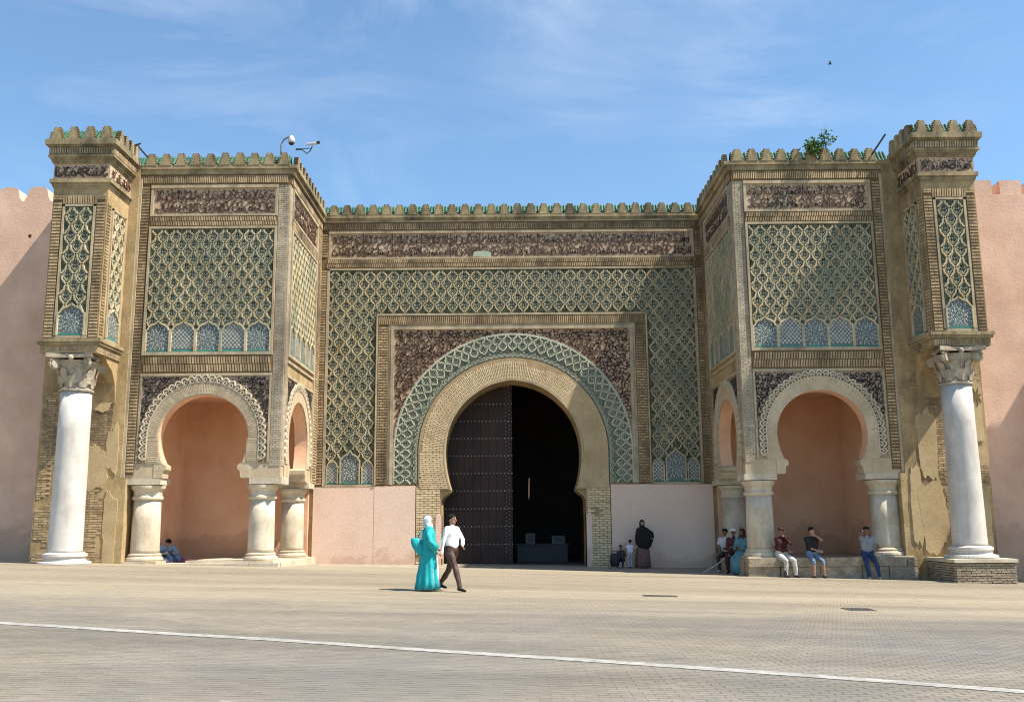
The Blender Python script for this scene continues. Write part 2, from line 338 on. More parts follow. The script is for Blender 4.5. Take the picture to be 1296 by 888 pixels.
# ---------------------------------------------------------------- ornament generators
def bricks_h(mb, M, u0, u1, v0, v1, pitch=.1, bh=.058, L=.24, n0=0, n1=.05, gap=.03, jit=.006, skip=None):
    """horizontal bricks in courses"""
    j = 0; v = v0 + .5 * (v1 - v0 - int((v1 - v0) / pitch) * pitch)
    nL = max(1, round((u1 - u0) / L)); L = (u1 - u0) / nL
    while v + bh <= v1 + 1e-6:
        off = (j % 2) * L / 2; u = u0 - off
        while u < u1 - .02:
            a = max(u0, u) + gap / 2; c = min(u1, u + L) - gap / 2
            if c - a > .03 and not (skip and skip((a + c) / 2, v)):
                d = random.uniform(-jit, jit); mb.box(M, a, c, v + d * .3, v + bh + d * .3, n0, n1 + d)
            u += L
        v += pitch; j += 1
def bricks_v(mb, M, u0, u1, v0, v1, pitch=.078, bw=.046, rows=2, n0=0, n1=.05, slant=.02, skip=None):
    """upright slanting bricks in a horizontal band"""
    H = (v1 - v0) / rows
    for r in range(rows):
        u = u0 + (r % 2) * pitch / 2 + .01
        while u + bw < u1 - .005:
            if not (skip and skip(u, v0 + r * H)):
                d = random.uniform(-.006, .006); a = v0 + r * H + .012; c = v0 + (r + 1) * H - .012
                mb.quad(M, [(u, a), (u + bw, a), (u + bw + slant, c), (u + slant, c)], n0, n1 + d)
            u += pitch
RP = [(0, 0), (.07, .08), (.15, .19), (.20, .25), (.19, .34), (.26, .38), (.32, .46), (.355, .58), (.37, .74), (.42, .88), (.5, 1.02)]
def rect_in(u0, u1, v0, v1): return lambda u, v: u0 <= u <= u1 and v0 <= v <= v1
def lattice(M, u0, u1, v0, v1, w, h, inside, rib, cell, star, dot, n=(.03, .11), rw=.046, phase=0, colfac=1):
    nc = int((u1 - u0) / w) + 2; nr = int((v1 - v0) / h) + 2
    for j in range(-2, nr):
        for i in range(-1, nc + 1):
            cu = u0 + phase + (i + (j % 2) * .5) * w; cv = v0 + j * h
            for s in (-1, 1):
                pts = [(cu + s * a * w, cv + b * h) for a, b in RP]; run = []
                for p in pts:
                    if inside(*p): run.append(p)
                    else:
                        if len(run) > 1: rib.ribbon(M, run, rw, n[0], n[1])
                        run = []
                if len(run) > 1: rib.ribbon(M, run, rw, n[0], n[1])
            c = (cu, cv + .98 * h)
            if inside(cu, cv + .35 * h) and inside(cu, cv + 1.75 * h) and inside(cu - .25 * w, c[1]) and inside(cu + .25 * w, c[1]):
                # inner lobed outline
                pts = []
                for (a, b) in ((0, .32), (.17, .62), (.27, .80), (.26, 1.06), (.17, 1.22), (.11, 1.5), (0, 1.80)): pts.append((cu + a * w, cv + b * h))
                cell.ribbon(M, pts, rw * .42, n[0] - .01, n[1] - .03); cell.ribbon(M, [(2 * cu - a, b) for a, b in pts], rw * .42, n[0] - .01, n[1] - .03)
                R = .15 * w
                sp = [(c[0] + (R if k % 2 == 0 else R * .62) * math.cos(k * PI / 8), c[1] - .05 * h + (R if k % 2 == 0 else R * .62) * math.sin(k * PI / 8)) for k in range(16)]
                b0 = len(star.v); star.v += [M(a, b, n[0] + .012) for a, b in sp]; star.f.append(tuple(range(b0, b0 + 16)))
                r2 = R * .36; dot.quad(M, [(c[0] - r2, c[1] - .05*h), (c[0], c[1] - .05*h - r2), (c[0] + r2, c[1] - .05*h), (c[0], c[1] - .05*h + r2)], n[0], n[0] + .03)
                for dx, dy in ((-.17, 0), (.17, 0), (0, .52), (0, -.38)):
                    q = .028 * w / .4; x = cu + dx * w; y = c[1] + dy * h
                    dot.quad(M, [(x - q, y), (x, y - q), (x + q, y), (x, y + q)], n[0], n[0] + .018)
def curls(M, mb, u0, u1, v0, v1, d, inside, n0=.02, n1=.05, w=.34):
    nu = int((u1 - u0) / d) + 1; nv = int((v1 - v0) / d) + 1
    for j in range(nv):
        for i in range(nu):
            cu = u0 + (i + .5 + .5 * (j % 2) + random.uniform(-.22, .22)) * d; cv = v0 + (j + .5 + random.uniform(-.22, .22)) * d
            if not inside(cu, cv): continue
            a0 = random.uniform(0, 2 * PI); s = random.choice((-1, 1)); turns = random.uniform(.4, .95); pts = []
            for k in range(10):
                t = k / 9; r = d * (.78 * (1 - t) ** .8 + .12); a = a0 + s * t * turns * 2 * PI
                p = (cu + r * math.cos(a), cv + r * math.sin(a))
                if inside(*p): pts.append(p)
                elif len(pts) > 2: break
                else: pts = []
            mb.ribbon(M, pts, d * w, n0, n1, [.75 + .35 * math.sin(3 * k) for k in range(len(pts))])
            if random.random() < .55:
                a = random.uniform(0, 2 * PI); p = [(cu + d * .55 * math.cos(a), cv + d * .55 * math.sin(a)), (cu + d * .9 * math.cos(a + .3), cv + d * .9 * math.sin(a + .3))]
                if all(inside(*q) for q in p): mb.ribbon(M, p, d * .28, n0, n1)
# letter-like strokes of the carved script (alif, lam, bowls, loops, tails), unit box
GL = [
 [[(.5, 0), (.48, .5), (.5, 1.0)]],
 [[(.85, 1.0), (.82, .3), (.7, .05), (.3, .0), (.05, .2)]],
 [[(.95, .45), (.8, .08), (.45, 0), (.12, .12), (.08, .42)], [(.5, .3), (.56, .36)]],
 [[(.8, .55), (.55, .75), (.3, .6), (.45, .4), (.8, .38), (.4, .15), (.1, -.1)]],
 [[(.9, 1.0), (.55, .6), (.85, .4), (.5, .1), (0, .1)]],
 [[(.1, .1), (.3, .45), (.6, .5), (.8, .3), (.6, .1), (.3, .1), (0, .1)], [(.05, .1), (.05, .3)]],
 [[(.1, 1.0), (.4, .5), (.75, 0)], [(.85, 1.0), (.5, .5), (.15, 0), (.5, -.05), (.75, 0)]],
 [[(.5, .5), (.7, .4), (.6, .2), (.4, .3), (.5, .5)], [(.66, .3), (.5, -.05), (.15, -.2)]],
 [[(1, .1), (.7, .1), (.65, .4), (.6, .1), (.35, .1), (.3, .4), (.25, .1), (0, .1)], [(.45, .6), (.5, .68)]],
 [[(.8, 1), (.78, .1), (.4, .1), (.38, .85)], [(.38, .1), (0, .1)]],
 [[(.9, .4), (.7, .0), (.3, -.15), (.05, -.1)]],
]
def catmull(p, k=3):
    if len(p) < 3: return p
    o = []
    for i in range(len(p) - 1):
        a = p[max(0, i-1)]; b = p[i]; c = p[i+1]; d = p[min(len(p)-1, i+2)]
        for t in range(k):
            t /= k
            o.append(tuple(.5 * ((2*b[m]) + (-a[m]+c[m])*t + (2*a[m]-5*b[m]+4*c[m]-d[m])*t*t + (-a[m]+3*b[m]-3*c[m]+d[m])*t**3) for m in (0, 1)))
    o.append(p[-1]); return o
def script(M, mb, u0, u1, v0, v1, lines=2, w=.045, n0=.02, n1=.055, rng=None, fill=True, aspect=.62):
    rng = rng or random
    H = (v1 - v0) / lines
    for l in range(lines):
        u = u0 + .02; base = v0 + l * H + .16 * H; sz = H * .78
        while u < u1 - sz * .45:
            g = rng.choice(GL); gw = sz * aspect * rng.uniform(.75, 1.1)
            if g is GL[0]: gw *= .45
            for stk in g:
                pts = [(min(u1 - .02, max(u0 + .02, u + a * gw)), min(v1 - .02, max(v0 + .02, base + b * sz * .9))) for a, b in catmull(stk)]
                mb.ribbon(M, pts, w, n0, n1, [.7 + .5 * abs(math.sin(2.2 * i / len(pts) * PI)) for i in range(len(pts))])
            if rng.random() < .35:
                x = u + gw * .5; y = base + sz * rng.choice((.72, .8, -.08)); q = w * .5
                mb.quad(M, [(x - q, y), (x, y - q), (x + q, y), (x, y + q)], n0, n1)
            u += gw * .86
    if fill:
        curls(M, mb, u0 + .03, u1 - .03, v0 + .03, v1 - .03, w * 4.6, rect_in(u0 + .02, u1 - .02, v0 + .02, v1 - .02), n0, n1 - .012, .13)
def stilt(cx, cz, r, zb, seg=40, a=(0, PI)):
    pts = [(cx + r, zb)] if zb < cz - .01 else []
    pts += [(cx + r * math.cos(a[0] + (a[1] - a[0]) * i / seg), cz + r * math.sin(a[0] + (a[1] - a[0]) * i / seg)) for i in range(seg + 1)]
    if zb < cz - .01: pts.append((cx - r, zb))
    return pts
def horseshoe(cx, cz, hw, ha, zn, hn, seg=30):
    """arch outline from right neck over the crown to left neck: half width hw at cz, crown cz+ha, neck half width hn at zn"""
    b = (cz - zn) / math.sqrt(max(1e-6, 1 - (hn / hw) ** 2)); pts = []
    for i in range(8): z = zn + (cz - zn) * i / 8; pts.append((cx + hw * math.sqrt(1 - ((z - cz) / b) ** 2), z))
    c = max(0, (ha * ha - hw * hw) / (2 * hw)); R = hw + c
    for i in range(seg + 1):
        t = i / seg
        if ha >= hw:
            am = math.acos(c / R)
            if t <= .5: a = am * t * 2; pts.append((cx - c + R * math.cos(a), cz + R * math.sin(a)))
            else: a = am * (1 - t) * 2; pts.append((cx + c - R * math.cos(a), cz + R * math.sin(a)))
        else: a = PI * t; pts.append((cx + hw * math.cos(a), cz + ha * math.sin(a)))
    for i in range(7, -1, -1): z = zn + (cz - zn) * i / 8; pts.append((cx - hw * math.sqrt(1 - ((z - cz) / b) ** 2), z))
    return pts
ZPAR = [None]
def zellige(M, uc, w, v0, h, mode, mw, mb_, mg, mr, niche, rib):
    """arched mosaic niche: lobed arch rib, mosaic with rosettes or diapers, green foot"""
    hw = w / 2; sp = v0 + h * .68
    def ins(u, v):
        if abs(u - uc) > hw - .05 or v < v0 + .07: return False
        if v < sp: return True
        t = (v - sp) / (h * .28); return t < 1 and abs(u - uc) < (hw - .05) * math.sqrt(max(0, 1 - t * t))
    arch = [(uc + hw - .02, v0), (uc + hw - .02, sp - .04), (uc + hw * .97, sp), (uc + hw * .80, sp + .05), (uc + hw * .72, sp + .13), (uc + hw * .45, sp + .2), (uc + hw * .2, sp + .24), (uc, v0 + h)]
    rib.ribbon(M, arch, .055, .02, .12); rib.ribbon(M, [(2 * uc - a, b) for a, b in arch], .055, .02, .12)
    plate = [(uc - hw + .03, v0), (uc + hw - .03, v0), (uc + hw - .03, sp), (uc + hw * .6, sp + .15), (uc, v0 + h - .03), (uc - hw * .6, sp + .15), (uc - hw + .03, sp)]
    niche = MB(); niche.prism(M, plate, .015, .04); niche.build('mosaic_panel', M_mblue, ZPAR[0])
    mg.box(M, uc - hw + .05, uc + hw - .05, v0 + .005, v0 + .06, .03, .05)
    cy = v0 + h * .42
    def tile(u, v, r, k, a, mb2, r2=None):
        if not ins(u, v): return
        b = len(mb2.v)
        for i in range(k):
            rr = r if (r2 is None or i % 2 == 0) else r2
            p = (u + rr * math.cos(a + 2 * PI * i / k), v + rr * math.sin(a + 2 * PI * i / k)); mb2.v.append(M(p[0], p[1], .046))
        mb2.f.append(tuple(range(b, b + k)))
    if mode == 0:
        tile(uc, cy, .05, 16, 0, mb_, .03); 
        for rr, k, sz, m2 in ((.08, 8, .022, mw), (.12, 8, .026, mg), (.145, 16, .016, mw), (.185, 8, .03, mw), (.185, 16, .014, mr), (.24, 16, .026, mw), (.28, 8, .03, mg), (.30, 24, .02, mw), (.345, 16, .024, mw), (.39, 12, .028, mw), (.42, 24, .02, mr), (.46, 24, .022, mw), (.5, 12, .03, mg), (.53, 32, .022, mw)):
            for i in range(k):
                a = 2 * PI * (i + .5 * (k % 3)) / k; tile(uc + rr * math.cos(a), cy + rr * math.sin(a), sz, 4, a, m2)
    else:
        d = .125
        for j in range(-5, 9):
            for i in range(-4, 5):
                u = uc + (i + .5 * (j % 2)) * d; v = cy + j * d * .55
                tile(u, v, .042, 8, 0, mw, .03); tile(u, v, .016, 4, 0, mb_)
                tile(u + d / 2, v, .014, 4, 0, (mg, mr)[(i + j) % 2])
# merlons --------------------------------------------------------
def merlon_mesh(w=.39, h=.40, t=.15, teeth=5, m=M_parapet):
    R = []; st = h / teeth
    for k in range(teeth):
        o = w / 2 - k * .020; z = k * st
        R += [(o, z), (o + .012, z + st * .42), (o - .06, z + st * .55), (o - .055, z + st * .98)]
    R += [(w / 2 - teeth * .020, h)]
    pts = R + [(-a, b) for a, b in R[::-1]]
    mb = MB(); mb.prism(lambda u, v, n: (u, -n, v), pts, -t / 2, t / 2)
    return mb.mesh('merlon', m)
ME_MERLON = merlon_mesh()
def merlons(parent, a, b, z, n, rot=0, trim=0):
    a = Vector(a); b = Vector(b)
    for i in range(n):
        p = a.lerp(b, (i + .5) / n); o = link('merlon', ME_MERLON, parent)
        o.location = (p.x, p.y, z + random.uniform(-.006, .006)); o.rotation_euler = (0, 0, rot + random.uniform(-.02, .02)); o.scale = (1 + random.uniform(-.04, .04), 1, 1 + random.uniform(-.04, .03))
def rooftiles(M, mb, u0, u1, z, depth=.27, rise=.40):
    """glazed tile coping sloping down to the front behind the merlons"""
    k = int((u1 - u0) / .11)
    mb.f.append(tuple(range(len(mb.v), len(mb.v) + 4))); mb.v += [M(u0, z, -.02), M(u1, z, -.02), M(u1, z + rise, -depth), M(u0, z + rise, -depth)]
    mb.f.append(tuple(range(len(mb.v), len(mb.v) + 4))); mb.v += [M(u0, z + rise, -depth), M(u1, z + rise, -depth), M(u1, z - .1, -depth - .3), M(u0, z - .1, -depth - .3)]
    for i in range(k):
        u = u0 + (i + .5) * (u1 - u0) / k; b = len(mb.v)
        for s in range(4):
            t0 = s / 4; t1 = t0 + .27; b = len(mb.v)
            for (t, lift) in ((t0, .035), (t1, .02)):
                for (du, dn) in ((-.042, 0), (-.025, .03), (0, .04), (.025, .03), (.042, 0)):
                    mb.v.append(M(u + du, z + rise * t + dn * .7 + (lift - .02), -.02 - (depth - .02) * t + dn * .7))
            for q in range(4): mb.f.append((b + q, b + q + 1, b + q + 6, b + q + 5))
            mb.f.append((b, b+1, b+2, b+3, b+4))

# ---------------------------------------------------------------- central gate wall
F0 = front(0)
gate = thing('gate_wall', 'monumental central gate wall with pointed horseshoe archway, green tiled ornament and toothed parapet', 'gateway')
CX_, CZ = 0.02, 4.1; ZPAR[0] = gate
intr = horseshoe(CX_, CZ, 2.48, 2.62, 2.75, 2.26)
neck = [(CX_ + 2.30, 2.66), (CX_ + 2.40, 2.58), (CX_ + 2.52, 2.50), (CX_ + 2.6, 2.36)]
opening = [(CX_ + 2.6, -.4)] + neck[::-1] + intr + [(2 * CX_ - a, b) for a, b in neck] + [(CX_ - 2.6, -.4)]
body = MB(); body.prism(F0, [(12.3, -.5), (12.3, 12.93), (-12.3, 12.93), (-12.3, -.5)] + opening[::-1][:0] + list(reversed(opening)), -1.3, 0)
body.build('wall_core', M_ochre, gate)
# pink plaster dado
da = MB()
for s in (-1, 1):
    A = front(0, s)
    da.box(A, 5.0, 7.2, -.5, 2.88, -.02, .125); da.box(A, 3.52, 5.0, -.5, 2.90, -.02, .14)
    da.build('plaster_dado', M_lowpink, gate) if False else None
da.build('plaster_dado', M_lowpink, gate)
mort = MB(); brk = MB(); trim = MB(); rib = MB(); cell = MB(); star = MB(); dot = MB(); tilebg = MB()
mw, mbl, mg, mr, nic = MB(), MB(), MB(), MB(), MB()
# --- brick jambs under the arch
for s in (-1, 1):
    A = front(0, s)
    jm = MB(); jm.box(A, 2.62, 3.5, -.4, 2.95, -.02, .09); jm.build('jamb_bed', M_ringbed, gate)
    o_ = s * CX_
    jb = MB(); bricks_h(jb, A, 2.64 + o_, 3.5, -.3, 2.9, .085, .062, .27, .09, .145, .03, skip=lambda u, v: noise.noise((u * 1.5 + s * 5, v * 1.5, 3)) > .42); jb.build('jamb_bricks', M_vous, gate, True)
    # worn smooth posts at the opening edge
    jp = MB(); jp.box(A, 2.60 + o_, 2.80 + o_, -.4, 1.85, -.5, .2); jp.build('jamb_post', M_lowpink, gate)
# --- voussoir ring
ring_out = stilt(CX_, CZ, 3.45, 2.75, 40)
rg = MB(); rg.prism(F0, ring_out + [(2 * CX_ - a, b) for a, b in [(CX_ + 2.26, 2.75)]] + intr[::-1][1:-1] + [(CX_ + 2.26, 2.75)], -.02, .14)
rg.build('arch_ring', M_ringbed, gate)
ps = MB(); am = math.radians(46); ps.prism(F0, [(CX_ + 3.44 * math.cos(am * i / 10), CZ + 3.44 * math.sin(am * i / 10)) for i in range(11)] + [(CX_ + 2.56 * math.cos(am * i / 10), CZ + 2.56 * math.sin(am * i / 10)) for i in range(10, -1, -1)] + [(CX_ + 2.33, 2.78), (CX_ + 3.44, 2.78)], .13, .163); ps.build('plaster_patch', M_ochrel, gate)
def rad_in(a):   # intrados radius along angle a
    best = None
    for (p, q) in zip(intr[:-1], intr[1:]):
        a0 = math.atan2(p[1] - CZ, p[0] - CX_); a1 = math.atan2(q[1] - CZ, q[0] - CX_)
        if min(a0, a1) <= a <= max(a0, a1) and abs(a1 - a0) < 1:
            t = (a - a0) / (a1 - a0 or 1); return math.hypot(p[0] + (q[0]-p[0])*t - CX_, p[1] + (q[1]-p[1])*t - CZ)
    return 2.5
vou = MB(); polar = lambda u, v, n: (CX_ + v * math.cos(u), -rl(n), CZ + v * math.sin(u))
na = 150
for i in range(na):
    a = PI * (i + .5) / na; da_ = PI / na * .30; ri = rad_in(a) + .07; 
    top = 3.40 - (.10 * abs(noise.noise((i * .35, 2, 0))) + (.25 * max(0, math.sin(3.1 * (a - .9))) if a < 1.4 else .05))
    if a < math.radians(46): continue
    k = 0; r = ri - (.12 if i % 2 else 0)
    while r < top - .04:
        a0 = max(ri, r); a1 = min(top, r + .235)
        if a1 - a0 > .04:
            vou.quad(polar, [(a - da_, a0), (a + da_, a0), (a + da_, a1), (a - da_, a1)], .13, .165 + random.uniform(-.004, .004))
        r += .26
for s in (-1,):   # horizontal courses below the springing on the left
    v = 2.80; j = 0
    while v < 4.05:
        b_ = (CZ - 2.75) / math.sqrt(1 - (2.26/2.48)**2); xi = 2.48 * math.sqrt(1 - ((v - CZ) / b_) ** 2) + .07; u = xi - (.12 if j % 2 else 0)
        while u < 3.38:
            a0 = max(xi, u); a1 = min(3.40, u + .235)
            if a1 - a0 > .04: vou.box(front(0, s), a0 - CX_, a1 - CX_, v, v + .045, .13, .165)
            u += .26
        v += .072; j += 1
for j in range(12):   # faint worn courses on the right
    v = 2.8 + j * .085
    for u in np.arange(2.6, 3.35, .26):
        if random.random() < .35: vou.box(F0, u, u + .22, v, v + .05, .13, .147)
vou.build('voussoir_bricks', M_vous, gate, True)
er = MB(); er.ribbon(F0, [(a, b) for a, b in horseshoe(CX_, CZ, 2.51, 2.65, 2.75, 2.29)], .07, .1, .175); er.build('arch_edge', M_trim, gate)
# --- green glazed band around the ring
gout = stilt(CX_, CZ, 4.36, 2.97, 60); gin = stilt(CX_, CZ, 3.46, 2.97, 60)
gb = MB(); gb.prism(F0, gout + gin[::-1], -.02, .06); gb.build('arch_band_ground', M_band, gate)
LA = PI * 3.9; hst = CZ - 2.97
def bandmap(u, v, n):      # u: distance along mean line from right foot, v: 0..0.9 outward
    r = 3.46 + v; t0 = hst; tot = 2 * hst + LA
    if u < t0: return (CX_ + r, -rl(n), 2.97 + u)
    if u > t0 + LA: return (CX_ - r, -rl(n), CZ - (u - t0 - LA))
    a = (u - t0) / 3.9; return (CX_ + r * math.cos(a), -rl(n), CZ + r * math.sin(a))
arb = MB(); tot = 2 * hst + LA; ncell = 40; cw = tot / ncell
inb = lambda u, v: 0 <= u <= tot and .26 <= v <= .88
lattice(bandmap, 0, tot, .28, .88, cw, .20, lambda u, v: 0 <= u <= tot and .27 <= v <= .87, arb, cell, star, dot, (.06, .15), .052)
arb.ribbon(bandmap, [(tot * i / 160, .87) for i in range(161)], .05, .06, .14)
for i in range(80):
    uc = tot * (i + .5) / 80; arb.ribbon(bandmap, [(uc + tot / 160 * math.cos(t * PI / 4), .87 + .05 * math.sin(t * PI / 4)) for t in range(5)], .03, .02, .12)
nsc = 66
for i in range(nsc):
    uc = tot * (i + .5) / nsc; w_ = tot / nsc
    for rr, hh in ((.105, .12), (.065, .135), (.03, .11)):
        arb.ribbon(bandmap, [(uc + rr * math.cos(t * PI / 6), .03 + rr * 1.25 * math.sin(t * PI / 6)) for t in range(7)], .022, .06, hh)
    if i % 2 == 0: arb.ribbon(bandmap, [(uc + w_/2 + .035 * math.cos(t * PI / 4), .215 + .035 * math.sin(t * PI / 4)) for t in range(9)], .018, .06, .115)
arb.build('arch_band_ribs', M_arib, gate, True)
# --- spandrel arabesque
sp = MB(); sp.prism(F0, [(4.39, 2.97), (4.39, 8.64), (-4.36, 8.64), (-4.36, 2.97)] + stilt(CX_, CZ, 4.33, 2.97, 60)[::-1], -.02, .02)
sp.build('spandrel_ground', M_pinkbg, gate)
cu = MB(); insp = lambda u, v: -4.33 < u < 4.36 and 3.0 < v < 8.62 and (math.hypot(u - CX_, v - CZ) > 4.38 if v > CZ else abs(u - CX_) > 4.38)
random.seed(11); curls(F0, cu, -4.36, 4.4, 2.97, 8.64, .138, insp, .02, .055, .36)
cu.build('spandrel_arabesque', M_brown, gate, True)
# --- frames, lattice and friezes
for s in (-1, 1):
    A = front(0, s)
    trim.box(A, 4.36, 4.47, 2.95, 8.75, -.02, .17); trim.box(A, 4.47, 4.56, 2.95, 8.84, -.02, .11)
    mort.box(A, 4.56, 4.96, 2.93, 9.17, -.02, .13); bricks_h(brk, A, 4.57, 4.95, 2.95, 8.8, .1, .062, .19, .13, .18, .02)
    trim.box(A, 4.96, 5.02, 2.93, 9.2, -.02, .2)
    tilebg.box(A, 5.02, 6.86, 2.97, 9.2, -.02, .03)
    trim.box(A, 6.80, 6.90, 2.9, 10.98, -.02, .14); trim.box(A, 5.02, 6.82, 2.88, 2.97, -.02, .14)
    mort.box(A, 6.90, 7.2, 2.93, 11.0, -.02, .09); bricks_h(brk, A, 6.92, 7.14, 2.95, 10.98, .1, .062, .22, .09, .14, .02)
    mort.box(A, 6.88, 7.2, 11.0, 12.45, -.02, .09); bricks_h(brk, A, 6.9, 7.14, 11.42, 12.4, .1, .062, .22, .09, .14, .02)
    nc_ = 5.91
    def ins(u, v):
        if not (5.05 < u < 6.79 and 3.0 < v < 10.93): return False
        for c, hw, top in ((nc_, .40, 4.22), (5.15, .30, 3.78), (6.68, .30, 3.78)):
            if abs(u - c) < hw * (1 if v < 3.75 else max(0, 1 - (v - 3.75) / (top - 3.72) * .9 if top > 3.8 else 0)) and v < top: return False
        return True
    zellige(A, nc_, .74, 2.99, 1.22, 0, mw, mbl, mg, mr, nic, rib)
    zellige(A, 5.27, .44, 2.99, .85, 1, mw, mbl, mg, mr, nic, rib); zellige(A, 6.55, .44, 2.99, .85, 1, mw, mbl, mg, mr, nic, rib)
tilebg.box(F0, -6.82, 6.82, 9.2, 10.95, -.02, .03)
lattice(F0, -6.84, 6.84, 3.0, 10.95, .4413, .2746, lambda u, v: -6.79 < u < 6.79 and v < 10.91 and (v > 9.26 or ins(abs(u), v)), rib, cell, star, dot, rw=.054)
trim.box(F0, -5.02, 5.02, 9.17, 9.24, -.02, .2)
mort.box(F0, -4.56, 4.56, 8.84, 9.17, -.02, .13); bricks_v(brk, F0, -4.95, 4.95, 8.83, 9.16, .075, .044, 1, .13, .18, .03)
trim.box(F0, -4.36, 4.36, 8.64, 8.75, -.02, .17); trim.box(F0, -4.47, 4.47, 8.75, 8.84, -.02, .11)
trim.box(F0, -6.9, 6.9, 10.93, 11.0, -.02, .14)
mort.box(F0, -6.88, 6.88, 11.0, 11.36, -.02, .10); bricks_v(brk, F0, -6.95, 6.95, 11.02, 11.35, .08, .05, 2, .10, .15, .02)
trim.box(F0, -6.88, 6.88, 11.36, 11.42, -.02, .10); trim.box(F0, -6.88, 6.88, 12.36, 12.46, -.02, .14)
trim.box(F0, -6.88, -6.80, 11.42, 12.36, -.02, .1); trim.box(F0, 6.80, 6.88, 11.42, 12.36, -.02, .1)
fr = MB(); fr.box(F0, -6.80, 6.80, 11.42, 12.36, -.02, .02); fr.build('inscription_ground', M_creambg, gate)
sc_ = MB(); random.seed(21); script(F0, sc_, -6.78, 6.78, 11.43, 12.35, 2, .04); 
for u in np.arange(-5.6, 6.7, 1.1): sc_.box(F0, u, u + .03, 11.43, 12.35, .02, .05)
sc_.build('inscription_letters', M_brown, gate, True)
fp = MB(); fp.prism(F0, [(-1.45, 11.44), (-.75, 11.43), (-.78, 11.6), (-1.0, 11.66), (-1.4, 11.63)], .02, .062); fp.build('plaster_patch', flat('patched_green_plaster', (.36, .40, .30)), gate)
mort.box(F0, -7.2, 7.2, 12.46, 12.78, -.02, .14); bricks_v(brk, F0, -7.1, 7.1, 12.5, 12.74, .07, .042, 1, .14, .18, .03)
trim.box(F0, -7.15, 7.15, 12.78, 12.84, -.02, .22)
led = MB(); led.box(F0, -7.15, 7.15, 12.93, 13.05, -.9, .34); led.box(F0, -7.15, 7.15, 12.84, 12.93, -.02, .28); led.build('parapet_ledge', M_parapet, gate)
def flush(par, st=True):
    for mb, nm, m in ((mort, 'mortar_bed', M_mortar), (brk, 'brickwork', M_brick), (trim, 'moulding', M_trim), (rib, 'lattice_ribs', M_rib), (cell, 'lattice_infill', M_cell), (star, 'star_tiles', M_star), (dot, 'tile_dots', M_dot), (tilebg, 'tilework_ground', M_tile), (mw, 'mosaic_white', M_mwhite), (mbl, 'mosaic_blue', M_mblue), (mg, 'mosaic_green', M_mgreen), (mr, 'mosaic_ochre', M_mred)):
        if mb.v: mb.build(nm, m, par, nm not in ('mortar_bed', 'moulding', 'tilework_ground', 'mosaic_ground'))
        mb.v = []; mb.f = []
flush(gate)
merlons(gate, (-6.95, -.12, 0), (6.95, -.12, 0), 13.05, 28)
rt = MB(); rooftiles(front(-.1), rt, -7.15, 7.15, 13.06); rt.build('glazed_roof_tiles', M_glaze, gate, True)

# --- hall behind the gate, with the leaf of the gate
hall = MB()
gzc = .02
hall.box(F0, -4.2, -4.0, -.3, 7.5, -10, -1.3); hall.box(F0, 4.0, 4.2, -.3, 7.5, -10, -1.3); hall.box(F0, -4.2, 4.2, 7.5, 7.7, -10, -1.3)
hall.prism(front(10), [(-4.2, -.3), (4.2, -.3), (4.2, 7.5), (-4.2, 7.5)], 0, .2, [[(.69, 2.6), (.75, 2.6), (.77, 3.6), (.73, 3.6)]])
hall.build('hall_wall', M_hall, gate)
hb = MB(); hb.box(front(11.2), -2, 4, -.3, 6, 0, .2); hb.build('slit_dimming_wall', M_ochre, gate)  # wall added behind the hall slit to dim the brightness seen through it
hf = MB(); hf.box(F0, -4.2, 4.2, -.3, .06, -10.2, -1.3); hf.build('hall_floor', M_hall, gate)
leaf = MB(); 
for i in range(9): leaf.box(F0, -2.72 + i * .3, -2.72 + (i + 1) * .3 - .006, .08, 7.0, -1.52, -1.40 + (.004 if i % 2 else 0))
leaf = leaf.build('gate_leaf', M_wood, gate)
stud = MB()
def studat(u, v, r=.032):
    b = len(stud.v)
    for (rr, n) in ((r, -1.39), (r * .75, -1.365)):
        for k in range(6): stud.v.append(F0(u + rr * math.cos(k * PI / 3), v + rr * math.sin(k * PI / 3), n))
    for k in range(6): stud.f.append((b + k, b + (k + 1) % 6, b + 6 + (k + 1) % 6, b + 6 + k))
    stud.f.append(tuple(range(b + 6, b + 12)))
for r in range(10):
    for i in range(20): studat(-2.66 + i * .138, .78 + r * .655)
for k in range(46): studat(-.13, .3 + k * .14, .022); studat(-.26, .37 + k * .14, .022)
o = stud.build('gate_studs', M_iron, leaf, True)
st2 = MB()
for r in range(9): st2.box(F0, -2.7, -.03, .42 + r * .655 + .36 - .045, .42 + r * .655 + .36 + .045, -1.41, -1.392)
st2.build('iron_strap', M_wood, leaf)
lf2 = MB(); lf2.box(sidef(2.72, 1), 1.5, 4.2, .08, 7.0, 0, .12); lf2.build('gate_leaf', M_wood, gate, label='right gate leaf swung open into the dark hall')

